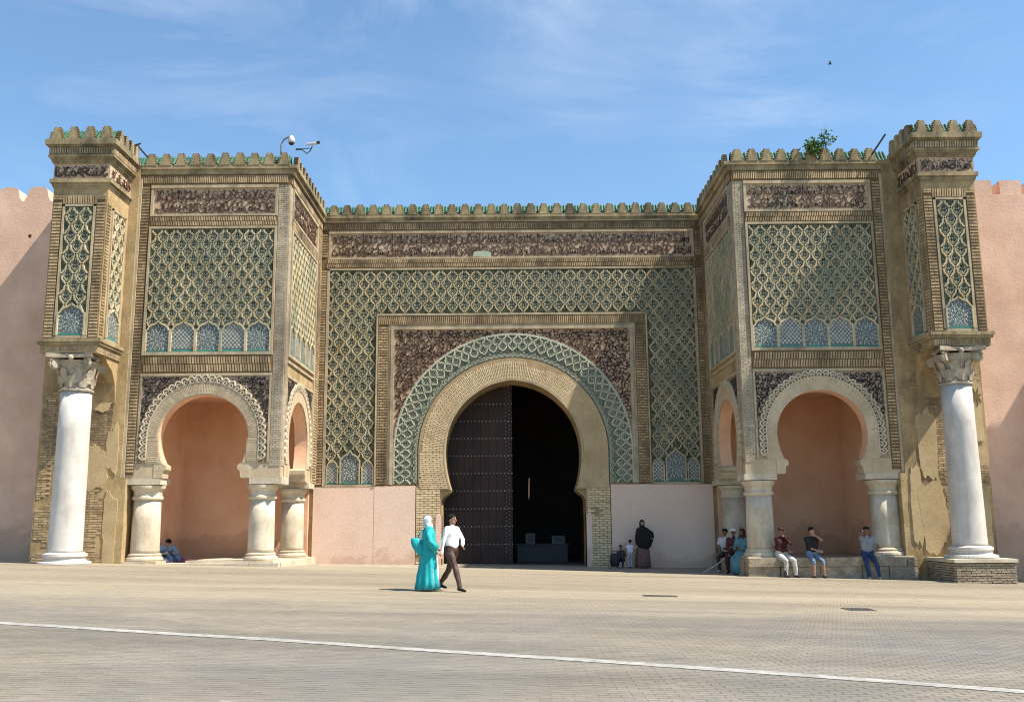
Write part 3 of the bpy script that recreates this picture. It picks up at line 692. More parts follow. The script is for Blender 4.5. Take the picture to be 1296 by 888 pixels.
# ---------------------------------------------------------------- pavilions
def small_arch(Mf, cu, par, wallmb, u0, u1, smooth):
    """front with a horseshoe arch, scalloped trim and arabesque spandrel; cu = arch centre in face coordinate"""
    cz = 4.25; it = horseshoe(cu, cz, 1.40, 1.32, 3.42, 1.22, 26)
    pts = [(u1, 2.98), (u1, 6.2), (u0, 6.2), (u0, 2.98), (cu - 1.22, 2.98)] + it[::-1] + [(cu + 1.22, 2.98)]
    wallmb.prism(Mf, pts, -.42, 0)
    # corbel blocks at the neck
    for s in (-1, 1):
        e = cu + s * 1.22
        wallmb.prism(Mf, [(e + s * .25, 3.0), (e - s * .02, 3.0), (e - s * .04, 3.2), (e - s * .12, 3.26), (e - s * .12, 3.38), (e - s * .02, 3.44), (e + s * .25, 3.46)], -.55, .03)
    vo = MB(); pol = lambda u, v, n: Mf(cu + v * math.cos(u), cz + v * math.sin(u), n)
    N_ = 96
    for i in range(N_):
        a = PI * (i + .5) / N_; d = PI / N_ * .33; ca = math.cos(a); sa = math.sin(a); ri = 1 / math.sqrt((ca / 1.40) ** 2 + (sa / 1.32) ** 2)
        r = ri + .03 - (.1 if i % 2 else 0)
        while r < 1.7:
            a0 = max(ri + .03, r); a1 = min(1.70, r + .19)
            if a1 - a0 > .04 and not (smooth and random.random() < .85): vo.quad(pol, [(a - d, a0), (a + d, a0), (a + d, a1), (a - d, a1)], .04, .068 if not smooth else .056)
            r += .2
    zz = 3.5
    while zz < cz - .05 and not smooth:
        for s in (-1, 1):
            vo.quad(Mf, [(cu + s * 1.36, zz), (cu + s * 1.69, zz), (cu + s * 1.69, zz + .035), (cu + s * 1.36, zz + .035)][::s], .04, .066)
        zz += .06
    if vo.v: vo.build('voussoir_bricks', M_archbrick, par, True)
    rg = MB(); rg.prism(Mf, stilt(cu, cz, 1.74, 3.44, 36) + [(cu - 1.24, 3.44)] + it[::-1][1:-1] + [(cu + 1.24, 3.44)], -.01, .045); rg.build('arch_ring', M_stonepl, par)
    # scalloped trim: lobes with double rims
    sc = MB(); La = PI * 1.82; hs = cz - 3.56; tot = La + 2 * hs
    def bm(u, v, n):
        r = 1.72 + v
        if u < hs: return Mf(cu + r, 3.56 + u, n)
        if u > hs + La: return Mf(cu - r, cz - (u - hs - La), n)
        a = (u - hs) / 1.82; return Mf(cu + r * math.cos(a), cz + r * math.sin(a), n)
    nl = 33; wl_ = tot / nl
    for i in range(nl):
        uc = wl_ * (i + .5)
        fan = [(uc + wl_ * .5 * math.cos(t * PI / 8), .03 + .19 * math.sin(t * PI / 8)) for t in range(9)]
        sc.ribbon(bm, fan, .05, .02, .12)
        sc.ribbon(bm, [(uc + wl_ * .24 * math.cos(t * PI / 6), .03 + .10 * math.sin(t * PI / 6)) for t in range(7)], .04, .02, .10)
    sc.ribbon(bm, [(tot * i / 80, .01) for i in range(81)], .04, .03, .09)
    sc.build('scalloped_trim', M_trimpale, par, True)
    bg_ = MB(); bg_.prism(Mf, [(u1 - .02, 3.44), (u1 - .02, 6.15), (u0 + .02, 6.15), (u0 + .02, 3.44)] + stilt(cu, cz, 1.73, 3.44, 40)[::-1], -.01, .02); bg_.build('spandrel_ground', M_brownbg, par)
    c_ = MB(); ins = lambda u, v: u0 + .06 < u < u1 - .06 and 3.5 < v < 6.12 and (math.hypot(u - cu, v - cz) > 1.95 if v > cz else abs(u - cu) > 1.95)
    curls(Mf, c_, u0, u1, 3.44, 6.15, .105, ins, .02, .045, .42); c_.build('spandrel_arabesque', M_black, par, True)
M_stonepl = mat('pale_arch_plaster', (.41, .32, .205), (.54, .43, .29), 1.6, .9, .3, 30, 0, (.34, .25, .16), 1, .5)
M_trimpale = mat('pale_carved_trim', (.50, .41, .28), (.60, .52, .38), 2, .85, .3, 30, 0, (.26, .22, .17), 1.3, .4)

def pavilion(s):
    side = 'left' if s < 0 else 'right'
    p = thing('pavilion', ('left' if s < 0 else 'right') + ' projecting arched pavilion ' + ('sunlit, with whitewashed corner and two cameras on its parapet' if s < 0 else 'half in shade, with a plant growing on its parapet'), 'pavilion', (s * 9.6, -2.6, .4), 'arched pavilions flanking the gate')
    A = front(-5.3, s); B = sidef(7.15, s); ZPAR[0] = p
    up = MB(); up.box(A, 7.15, 12.42, 6.2, 12.93, -5.3 + .0, 0); up.build('upper_block', M_ochre, p)
    wf = MB(); small_arch(A, 9.58, p, wf, 7.5, 11.62, s > 0)
    wf.box(A, 7.15, 7.5, 2.98, 6.2, -.42, 0); wf.box(A, 11.62, 12.42, 2.98, 6.2, -.42, 0)
    small_arch(B, -3.02, p, wf, -4.93, -1.05, True)
    wf.box(B, -4.93, -4.88, 2.98, 6.2, -.42, -.002); wf.box(B, -1.05, 0, 2.98, 6.2, -.42, 0)
    wf.build('arcade_wall', M_stonepl, p)
    nm = MB()
    nm.box(A, 7.35, 11.95, .3, 6.1, -5.28, -5.1)           # back wall
    nm.box(A, 11.85, 12.42, .3, 6.15, -5.1, -.43)          # outer wall
    nm.box(A, 7.15, 11.85, 5.95, 6.19, -5.1, -.43)         # ceiling
    # pink lining of the arch reveals
    it = horseshoe(9.58, 4.25, 1.385, 1.305, 3.44, 1.205, 26); ou = horseshoe(9.58, 4.25, 1.405, 1.325, 3.44, 1.225, 26)
    nm.prism(A, it + ou[::-1], -.42, -.02)
    it = horseshoe(-3.02, 4.25, 1.385, 1.305, 3.44, 1.205, 26); ou = horseshoe(-3.02, 4.25, 1.405, 1.325, 3.44, 1.225, 26)
    nm.prism(B, it + ou[::-1], -.42, -.02)
    nm.build('niche_wall', M_niche, p)
    # brick piers beside the arch
    for (F, u0, u1) in ((A, 7.16, 7.5), (B, -5.29, -4.93)):
        bricks_h(gb2, F, u0, u1, 3.34, 12.42, .068, .056, .17, -.01, .035, .012, .004)
    gb2.build('corner_pilaster_bricks', M_greybrick, p, True); gb2.v = []; gb2.f = []
    mort.box(A, 11.66, 11.92, 3.1, 12.45, -.02, .05); bricks_h(brk, A, 11.67, 11.91, 3.15, 12.42, .1, .062, .24, .05, .1, .015)
    trim.box(A, 11.92, 12.0, 3.0, 12.6, -.02, .16)
    mort.box(A, 12.0, 12.34, 3.6, 12.6, -.02, .07); bricks_h(brk, A, 12.01, 12.33, 3.65, 12.55, .1, .062, .3, .07, .12, .02)
    mort.box(B, -.85, -.12, 2.95, 12.45, -.02, .05); bricks_h(brk, B, -.8, -.15, 3.0, 12.42, .1, .062, .22, .05, .09, .02)
    trim.box(B, -.95, -.85, 2.9, 12.45, -.02, .1)
    for (F, u0, u1) in ((A, 7.52, 11.62), (B, -4.93, -.97)):
        trim.box(F, u0, u1, 6.16, 6.24, -.02, .09); trim.box(F, u0 - .0, u0 + .06, 3.46, 6.16, -.02, .07); trim.box(F, u1 - .06, u1, 3.46, 6.16, -.02, .07)
        if F is A: mort.box(F, u0, u1, 6.24, 6.80, -.02, .05); bricks_v(brk, F, u0 + .02, u1 - .02, 6.28, 6.78, .082, .05, 2, .05, .1, .02)
        else: trim.box(F, u0, u1, 6.62, 6.70, -.02, .1)
        trim.box(F, u0, u1, 6.82, 6.92, -.02, .12); trim.box(F, u0, u0 + .07, 6.92, 10.94, -.02, .12); trim.box(F, u1 - .07, u1, 6.92, 10.94, -.02, .12)
        trim.box(F, u0, u1, 10.94, 11.01, -.02, .12)
        mort.box(F, u0, u1, 11.01, 11.36, -.02, .06); bricks_v(brk, F, u0, u1, 11.03, 11.34, .078, .048, 2, .06, .1, .02)
        trim.box(F, u0, u1, 11.36, 11.43, -.02, .1); trim.box(F, u0, u1, 12.30, 12.40, -.02, .13)
        trim.box(F, u0, u0 + .08, 11.43, 12.30, -.02, .1); trim.box(F, u1 - .08, u1, 11.43, 12.30, -.02, .1)
        fg = MB(); fg.box(F, u0 + .08, u1 - .08, 11.43, 12.30, -.02, .02); fg.build('inscription_ground', M_creambg, p)
        sc = MB(); script(F, sc, u0 + .1, u1 - .1, 11.44, 12.29, 2, .038); sc.build('inscription_letters', M_brown, p, True)
        tilebg.box(F, u0 + .07, u1 - .07, 6.92, 10.94, -.02, .03)
        k = 5; w = (u1 - u0 - .14) / k
        def ins(u, v, u0=u0, u1=u1, w=w):
            if not (u0 + .09 < u < u1 - .09 and 6.95 < v < 10.92): return False
            t = ((u - u0 - .07) % w) / w - .5
            return v > 7.93 - .42 * max(0, abs(t) * 2) ** 1.3
        lattice(F, u0 + .07, u1 - .07, 6.92, 10.94, w / 2, .252, ins, rib if s < 0 else rib2, cell, star, dot, (.03, .11), .05)
        for i in range(k): zellige(F, u0 + .07 + w * (i + .5), w, 6.93, .98, i % 2, mw, mbl, mg, mr, nic, rib)
    u0, u1 = 7.15, 12.4
    mort.box(A, 7.15, 12.3, 12.42, 12.76, -.02, .07); bricks_v(brk, A, 7.2, 12.2, 12.46, 12.72, .07, .044, 1, .07, .11, .025)
    mort.box(B, -5.28, -.1, 12.42, 12.76, -.02, .07); bricks_v(brk, B, -5.2, -.2, 12.46, 12.72, .07, .044, 1, .07, .11, .025)
    flush(p); rib2.build('lattice_ribs', M_rib, p, True); rib2.v = []; rib2.f = []
    ld = MB(); ld.box(A, 7.02, 12.4, 12.76, 12.93, -5.3, .13); ld.box(A, 6.93, 12.4, 12.93, 13.05, -4.95, .22); ld.build('parapet_ledge', M_parapet, p)
    merlons(p, (s * 7.12, -5.36, 0), (s * 11.9, -5.36, 0), 13.05, 10); merlons(p, (s * 7.05, -5.15, 0), (s * 7.05, -.35, 0), 13.05, 10, PI / 2)
    rt = MB(); rooftiles(front(-5.3, s), rt, 7.2, 12.3, 13.06); rooftiles(sidef(7.15, s), rt, -5.2, -.3, 13.06); rt.build('glazed_roof_tiles', M_glaze, p, True)
    # imposts over the columns
    for (x, y, a) in ((7.6, -4.85, .5), (11.4, -4.85, .58), (7.6, -.85, .5)):
        im = MB()
        im.box(lambda u, v, n: (s * u, n, v), x - a, x + a, 2.80, 2.98, y - .46, y + .46); im.box(lambda u, v, n: (s * u, n, v), x - a + .03, x + a - .03, 2.98, 3.02, y - .43, y + .43); im.build('impost', M_stone, p)
    return p
gb2 = MB(); rib2 = MB()
random.seed(31)
pavL = pavilion(-1); random.seed(41); pavR = pavilion(1)

# floors / benches of the pavilions
bl = thing('stone_platform', 'low pale stone step under the left pavilion', 'step', (-9.4, -5.5, .3))
fl = MB(); fl.box(front(0, -1), 7.05, 11.9, .0, .43, .1, 5.25); fl.build('platform_slab', M_stone, bl)
x = -11.95
for i in range(6):
    w = random.uniform(.7, .95); m = MB(); m.box(front(0), x, min(-6.95, x + w) - .012, .05, .425 + random.uniform(-.012, .008), 5.27, 5.52 + random.uniform(-.02, .02)); m.build('kerb_stone', M_stone, bl); x += w
br = thing('stone_bench', 'rough limestone block bench under the right pavilion', 'bench', (9.4, -5.5, -.1))
fl = MB(); fl.box(front(0, 1), 7.15, 11.9, -.4, .44, .1, 5.2); fl.build('bench_core', M_block, br)
def blocks(par, x0, x1, z0, z1, ya, yb, rows, wmin, wmax, m=M_block, along='x'):
    h = (z1 - z0) / rows
    for r in range(rows):
        x = x0
        while x < x1 - .05:
            w = random.uniform(wmin, wmax); e = min(x1, x + w)
            if x1 - e < .25: e = x1
            mb = MB(); j = lambda: random.uniform(-.014, .014)
            zz0, zz1 = z0 + r * h + .006, z0 + (r + 1) * h - .006; d = random.uniform(-.02, .03)
            P8 = [(x + .008 + j(), ya - d, zz0), (e - .008 + j(), ya - d, zz0), (e - .008, yb, zz0), (x + .008, yb, zz0), (x + .012 + j(), ya - d + j(), zz1 + j() * .5), (e - .012 + j(), ya - d + j(), zz1 + j() * .5), (e - .008, yb, zz1), (x + .008, yb, zz1)]
            if along == 'y': P8 = [(b, a, c) for a, b, c in P8]
            mb.v = P8; mb.f = [(3,2,1,0), (4,5,6,7), (0,1,5,4), (1,2,6,5), (2,3,7,6), (3,0,4,7)]
            mb.build('stone_block', m, par); x = e
blocks(br, 7.02, 12.1, -.38, .2, -5.58, -5.18, 1, .8, 1.3); blocks(br, 7.02, 12.1, .2, .47, -5.6, -5.0, 1, .9, 1.5)
blocks(br, -5.15, -.4, -.38, .44, 7.02, 7.4, 1, .9, 1.4, along='y')
# loose slab lying in the left niche
o = MB(); o.box(front(0), -10.0, -8.05, .432, .50, 4.6, 5.1); o = o.build('stone_slab', M_stone); o['label'] = 'flat pale slab lying on the floor of the left niche'; o['category'] = 'slab'

def short_column(x, y, z0, r, label):
    t = thing('stone_column', label, 'column', (x, y, z0), 'short stone columns carrying the pavilion arches')
    h = 2.80 - z0
    m = MB(); m.box(lambda u, v, n: (x + u, y + n, z0 + v), -r * 1.3, r * 1.3, -.45, .06, -r * 1.3, r * 1.3)
    m.lathe([(r * 1.26, .06), (r * 1.3, .1), (r * 1.26, .16), (r * 1.12, .2), (r * 1.16, .25), (r * 1.05, .29)], (x, y, z0), 32); m.build('base', M_stone, t, smooth=False)
    m = MB(); m.lathe([(r * 1.03, .28), (r * 1.0, .4), (r * .98, h * .5), (r * .94, h - .46)], (x, y, z0), 32, wob=lambda a, z: 1 + .012 * noise.noise((math.cos(a) * 2, math.sin(a) * 2, z * 2 + x))); m.build('shaft', M_stone, t, smooth=True)
    m = MB(); m.lathe([(r * .96, h - .47), (r * 1.08, h - .43), (r * 1.08, h - .37), (r * .98, h - .33), (r * 1.0, h - .2), (r * 1.2, h - .1), (r * 1.22, h - .02)], (x, y, z0), 32); m.build('capital', M_stone, t)
G3 = ' carrying the '
short_column(-11.35, -4.85, .44, .43, 'stained pale column at the outer front corner of the left pavilion')
short_column(-7.78, -4.85, .44, .40, 'pale column at the inner front corner of the left pavilion')
short_column(-7.72, -.95, .40, .40, 'pale column at the rear of the left pavilion beside the pink dado')
short_column(7.62, -4.85, .44, .42, 'weathered column behind the bench end where the group of three sits')
short_column(11.5, -4.85, .44, .44, 'dark stained column at the outer front corner of the right pavilion')
short_column(7.72, -.95, -.05, .42, 'shaded rear column of the right pavilion behind the seated group')

# ---------------------------------------------------------------- corner towers
def tower(s):
    xi, xo = (12.3, 13.96) if s < 0 else (12.52, 14.16)
    t = thing('corner_tower', ('left corner tower with bright sunlit right flank, borne on a white column' if s < 0 else 'right corner tower with shaded left flank, borne on a white column'), 'tower', (s * 13.2, -6.2, 6.6), 'corner towers borne on marble columns')
    A = front(-7.0, s); B = sidef(xi, s); ZPAR[0] = t
    RA = lambda u, v, n: (s * u, -7.0 - n, v); RB = lambda u, v, n: (s * (xi - n), u, v)
    bd = MB(); bd.box(A, xi, xo, 7.0, 12.9, -1.7, 0); bd.build('tower_body', M_ochre, t)
    tk = (xo - xi); 
    mort.box(A, xi + .03, xi + .30, 7.05, 11.35, -.02, .03); bricks_h(brk, A, xi + .04, xi + .29, 7.08, 11.3, .1, .062, .25, .03, .075, .01)
    mort.box(A, xo - .30, xo - .03, 7.05, 11.35, -.02, .03); bricks_h(brk, A, xo - .29, xo - .04, 7.08, 11.3, .1, .062, .25, .03, .075, .01)
    bricks_v(brk, A, xi + .30, xo - .30, 11.22, 11.5, .075, .046, 1, .0, .07, .02)
    bricks_h(brk, A, xi + .04, xi + .3, 11.36, 11.5, .07, .05, .25, .0, .07, .01); bricks_h(brk, A, xo - .3, xo - .04, 11.36, 11.5, .07, .05, .25, 0, .07, .01)
    bricks_h(brk, B, -6.97, -6.72, 7.08, 11.3, .1, .062, .24, .0, .05, .01)
    for (F, a, b) in ((A, xi + .33, xo - .33), (B, -6.62, -5.62)):
        trim.box(F, a, a + .07, 7.12, 11.2, -.02, .08); trim.box(F, b - .07, b, 7.12, 11.2, -.02, .08); trim.box(F, a, b, 11.14, 11.21, -.02, .08); trim.box(F, a, b, 7.06, 7.14, -.02, .08)
        tilebg.box(F, a + .06, b - .06, 7.14, 11.14, -.02, .015)
        c = (a + b) / 2; w = b - a - .16
        def ins(u, v, a=a, b=b, c=c, w=w): return a + .08 < u < b - .08 and v < 11.12 and v > 8.05 - .45 * (abs(u - c) / (w / 2)) ** 1.3
        lattice(F, a + .08, b - .08, 7.15, 11.12, w / 2 , .31, ins, rib, cell, star, dot, (.015, .10), .055)
        zellige(F, c, w, 7.15, .95, 0, mw, mbl, mg, mr, nic, rib)
    pl = MB()
    def ringbox(mb, z0, z1, o): mb.box(RA, xi - o, xo + o, z0, z1, -1.7, o)
    ringbox(pl, 11.72, 11.78, .02); ringbox(pl, 11.78, 11.88, .05); ringbox(pl, 11.88, 12.0, .11)
    ringbox(pl, 12.5, 12.55, .07); ringbox(pl, 12.55, 12.62, .10); ringbox(pl, 12.62, 12.68, .13); ringbox(pl, 12.68, 12.74, .18); ringbox(pl, 12.74, 13.0, .16); ringbox(pl, 13.0, 13.05, .21); ringbox(pl, 13.05, 13.22, .26)
    pl.build('cornice', M_parapet, t); pl = MB()
    ringbox(pl, 6.94, 7.04, .13); ringbox(pl, 6.86, 6.94, .09); ringbox(pl, 6.62, 6.86, .03)
    pl.build('base_ledge', M_parapet, t)
    bricks_v(brk, RA, xi - .15, xo + .15, 12.76, 12.97, .075, .045, 1, .15, .185, .02); bricks_v(brk, A, xi, xo, 6.66, 6.83, .07, .044, 1, .0, .07, .01)
    bricks_v(brk, RB, -7.15, -5.4, 12.76, 12.97, .075, .045, 1, .15, .185, .02)
    bricks_v(brk, B, -7.0, -5.4, 6.66, 6.83, .07, .044, 1, .02, .07, .01)
    fg = MB(); ringbox(fg, 12.0, 12.5, .03); fg.build('inscription_ground', M_creambg, t)
    sc = MB(); script(RA, sc, xi + .0, xo - .0, 12.04, 12.46, 1, .055, .03, .052, fill=False, aspect=.9); curls(RA, sc, xi, xo, 12.04, 12.46, .16, rect_in(xi, xo, 12.04, 12.46), .03, .042, .12)
    script(RB, sc, -6.95, -5.4, 12.03, 12.47, 1, .045, .03, .052, fill=True, aspect=.8); sc.build('inscription_letters', M_brown, t, True)
    flush(t)
    z = 13.22
    merlons(t, (s * (xi - .17), -7.17, 0), (s * (xo + .17), -7.17, 0), z, 4); merlons(t, (s * (xi - .17), -7.0, 0), (s * (xi - .17), -5.4, 0), z, 4, PI / 2)
    merlons(t, (s * (xo + .25), -7.0, 0), (s * (xo + .25), -5.4, 0), z, 3, PI / 2)
    rt = MB(); rooftiles(front(-7.1, s), rt, xi - .1, xo + .1, z); rooftiles(sidef(xi - .1, s), rt, -7.1, -5.4, z); rt.build('glazed_roof_tiles', M_glaze, t, True)
    # underside corbel joining the pier
    cb = MB(); cb.prism(lambda u, v, n: (s * n, u, v), [(-5.3, 6.62), (-6.35, 6.62), (-6.2, 6.45), (-5.8, 6.25), (-5.55, 5.9), (-5.45, 5.3), (-5.3, 5.2)], xi + .02, xo - .02); cb.build('corbel', M_ochre, t)
tower(-1); tower(1)
def pier(s):
    t = thing('brick_pier', ('left worn ochre brick pier behind the white column, plaster half gone' if s < 0 else 'right plastered brick pier behind the white column, with crumbling patches'), 'pier', (s * 13.2, -5, 0), 'piers under the corner towers')
    A = front(-5.42, s); zb = -.6
    m = MB(); m.box(A, 12.0, 14.6, zb, 13.0, -3.0, 0); m.box(A, 11.84, 12.0, zb, 2.98, -1.6, -.0); m.build('pier_core', M_ochre, t)
    sd_ = 3 if s < 0 else 9
    b = MB(); f = (lambda u, v: noise.noise((u * 1.1, v * .8, sd_)) > (.12 if s < 0 else -.1) or u > 14.55)
    bricks_h(b, A, 12.35, 14.55, .35 if s < 0 else -.3, 6.2, .075, .058, .26, -.01, .03, .02, .008, skip=f); b.build('exposed_bricks', M_brick, t, True)
    random.seed(5 if s < 0 else 8)
    for k, (cx, cz, rx, rz) in enumerate([(12.75, 3.3, .34, .62), (12.25, 1.4, .2, 1.1), (12.3, 3.9, .18, .7), (12.8, 5.4, .4, .35)] if s < 0 else [(12.75, 3.9, .3, 1.0), (12.3, 2.0, .2, 1.2), (14.3, 4.9, .22, .9), (12.75, 1.7, .4, 1.1), (14.3, 1.4, .2, 1.0)]):
        pts = []
        for i in range(44):
            a = 2 * PI * i / 44; e = 1 + .25 * noise.noise((math.cos(a) * 1.7 + k * 5, math.sin(a) * 1.7, s * 3)) + .16 * noise.noise((math.cos(a) * 6 + k, math.sin(a) * 6, k + s))
            c_, s_ = math.cos(a), math.sin(a); sq = (abs(c_) ** 4 + abs(s_) ** 4) ** -.25
            pts.append((cx + rx * c_ * sq * e, cz + rz * s_ * sq * e))
        m = MB(); m.prism(A, pts, -.01, .050 + .003 * k); m.build('plaster_patch', M_ochrel, t)
pier(-1); pier(1)
def tall_column(x, y, zb, rb, rt_, label, plinth=None):
    t = thing('marble_column', label, 'column', (x, y, zb), 'tall white marble columns under the towers')
    b = MB(); b.lathe([(rb * 1.52, 0), (rb * 1.55, .04), (rb * 1.5, .09), (rb * 1.22, .12), (rb * 1.2, .2), (rb * 1.3, .24), (rb * 1.28, .31), (rb * 1.08, .35)], (x, y, zb), 40); b.build('base', M_marble, t)
    m = MB(); H = 5.58 - zb; m.lathe([(rb * 1.04, .34), (rb, .42)] + [(rb + (rt_ - rb) * q, .42 + (H - .5) * q) for q in (.25, .5, .75, 1)], (x, y, zb), 40, wob=lambda a, z: 1 + .008 * noise.noise((math.cos(a) * 2, math.sin(a) * 2, z))); m.build('shaft', M_marble, t, smooth=True)
    c = MB(); c.lathe([(rt_ * 1.1, 5.50), (rt_ * 1.12, 5.55), (rt_ * .98, 5.6), (rt_ * 1.0, 5.9), (rt_ * 1.15, 6.2), (rt_ * 1.35, 6.4)], (x, y, 0), 32)
    cap = c.build('capital', M_cap, t)
    ab = MB(); ab.prism(lambda u, v, n: (x + u, y + v, n), [(.68, -.68), (.55, -.3), (.52, 0), (.55, .3), (.68, .68), (.3, .55), (0, .52), (-.3, .55), (-.68, .68), (-.55, .3), (-.52, 0), (-.55, -.3), (-.68, -.68), (-.3, -.55), (0, -.52), (.3, -.55)], 6.48, 6.60); ab.build('abacus', M_cap, cap)
    lv = MB()
    for row, (z0, z1, kk, off, ro) in enumerate(((5.6, 5.98, 8, 0, 1.0), (5.72, 6.22, 8, PI / 8, 1.06))):
        for i in range(kk):
            a = off + 2 * PI * i / kk; d = Vector((math.cos(a), math.sin(a), 0)); q = Vector((-math.sin(a), math.cos(a), 0))
            for k in range(5):
                tt = k / 5; r0 = rt_ * ro + .02 + .10 * tt ** 2.2; r1 = rt_ * ro + .02 + .10 * ((k + 1) / 5) ** 2.2 ; w0 = .13 * math.sin(PI * (.25 + .62 * tt)); w1 = .13 * math.sin(PI * (.25 + .62 * (k + 1) / 5)) 
                zA = z0 + (z1 - z0) * tt; zB = z0 + (z1 - z0) * (k + 1) / 5 - (.05 if k == 4 else 0); p = Vector((x, y, 0)); bb = len(lv.v)
                for (rr, ww, zz) in ((r0, w0, zA), (r1, w1, zB)):
                    for sg in (-1, -.35, 0, .35, 1): lv.v.append(tuple(p + d * (rr + .03 * (1 - abs(sg))) + q * ww * sg * (1.15 if abs(sg) == 1 and k % 2 else 1) + Vector((0, 0, zz))))
                for j in range(4): lv.f.append((bb + j, bb + j + 1, bb + j + 6, bb + j + 5))
    lv.build('acanthus_leaves', M_cap, cap, True)
    for i in range(4):
        a = PI / 4 + i * PI / 2; d = Vector((math.cos(a), math.sin(a), 0)); q = Vector((-math.sin(a), math.cos(a), 0)); cc = Vector((x, y, 6.30)) + d * .66
        v = MB(); pts = []; 
        for k in range(26):
            th = k / 25 * 4.2 * PI / 1.5; r = .19 * (1 - k / 30); pts.append(cc + d * (r * math.sin(th)) + Vector((0, 0, r * math.cos(th))))
        v.tube([Vector((x, y, 6.42)) + d * .3] + pts, [.05] + [.055 * (1 - .5 * k / 26) for k in range(26)], 6); v.tube([cc - q * .07, cc + q * .07], .13, 14); v.build('volute', M_cap, cap)
    for i in range(4):
        a = i * PI / 2; d = Vector((math.cos(a), math.sin(a), 0)); v = MB(); v.ball(Vector((x, y, 6.48)) + d * .53, .085); v.build('rosette', M_cap, cap)
tall_column(-13.05, -6.5, .47, .475, .44, 'white marble column under the left tower, standing on the ground')
tall_column(13.28, -6.5, .46, .475, .43, 'white marble column under the right tower, standing on a brick plinth')
pp = thing('brick_plinth', 'worn brick plinth under the right marble column', 'plinth', (13.3, -6.5, -.3))
m = MB(); m.box(front(0), 12.46, 14.12, -.6, .36, 5.4, 7.3); m.build('plinth_core', M_mortar, pp)
b = MB(); bricks_h(b, front(-7.3), 12.45, 14.13, -.42, .36, .068, .052, .27, -.01, .045, .016, .012); bricks_h(b, lambda u, v, n: (14.12 + n, u, v), -7.3, -5.4, -.42, .36, .068, .052, .27, -.01, .04, .016, .012); bricks_h(b, lambda u, v, n: (12.46 - n, u, v), -7.3, -5.4, -.42, .36, .068, .052, .27, -.01, .04, .016, .012); b.build('plinth_bricks', M_block, pp, True)
m = MB(); m.box(front(0), 12.40, 14.2, .36, .455, 5.4, 7.36); m.build('plinth_cap', M_stone, pp)

# ---------------------------------------------------------------- pink city walls
def city_wall(s):
    w = thing('city_wall', ('left salmon pink rampart with rounded battlements' if s < 0 else 'right salmon pink rampart with square battlements and a star-shaped scar'), 'wall', (s * 20, -3.6, 0), 'salmon pink ramparts')
    A = front(-4.0, s); random.seed(3)
    holes = []
    for (u, v) in ([(15.5, 11.75), (19.5, 11.4), (24, 11.7), (15.3, 7.3)] if s > 0 else [(16.15, 11.15), (19.8, 11.3), (24, 11.1)]):
        holes.append([(u + .07 * math.cos(2 * PI * i / 8), v + .07 * math.sin(2 * PI * i / 8)) for i in range(8)])
    m = MB(); m.prism(A, [(14.2, -1.2), (34, -1.2), (34, 12.35), (14.2, 12.35)], -.35, 0, holes); m.box(A, 14.2, 34, -1.2, 12.33, -1.0, -.35); m.build('wall_face', M_pink, w)
    x = 14.55 if s > 0 else 14.62; k = 0
    while x < 33:
        wd = .72 if s > 0 else .78; j = random.uniform(-.03, .03); mm = MB()
        if s < 0:
            pts = [(x - .1, 12.34), (x + .02, 12.5), (x + .08, 12.78), (x + .2 , 12.87 + j), (x + wd - .25, 12.88 + j), (x + wd - .1, 12.8), (x + wd - .03, 12.55), (x + wd + .08, 12.34)]
        else: pts = [(x, 12.34), (x, 12.80 + j), (x + .03, 12.84 + j), (x + wd - .03, 12.85 + j), (x + wd, 12.8), (x + wd, 12.34)]
        mm.prism(A, pts, -.55, -.01); mm.build('battlement', M_pink, w); x += wd + (.27 if s > 0 else .2); k += 1
    return w
city_wall(-1); cw_ = city_wall(1)
m = MB(); pts = []
for i in range(14): a = 2 * PI * i / 14 + .3; r = (.30 if i % 2 == 0 else .10) * (1 + .3 * noise.noise((i, 3, 1))); pts.append((14.38 + .6 * r * math.cos(a), 5.3 + r * math.sin(a)))
m.prism(front(-5.47), pts, -.02, .0); m.build('chipped_scar', M_mortar, bpy.data.objects['brick_pier.001'])
bt = thing('wall_bastion', 'square pink wall tower further along the rampart', 'tower', (23, -6, 0))
m = MB(); m.box(front(0), 21.0, 26, -1.2, 12.4, 3.9, 8.3); m.build('bastion_body', M_pink, bt)
bm_ = MB(); bm_.box(front(0), -.36, .36, 0, .5, -.27, .27); me = bm_.mesh('battlement', M_pink)
for i in range(5):
    for (x, y) in ((21.4 + i * 1.05, -8.0), (21.3, -7.9 + i * .9)):
        o = link('battlement', me, bt); o.location = (x, y, 12.4) if False else (x, y, 12.4)

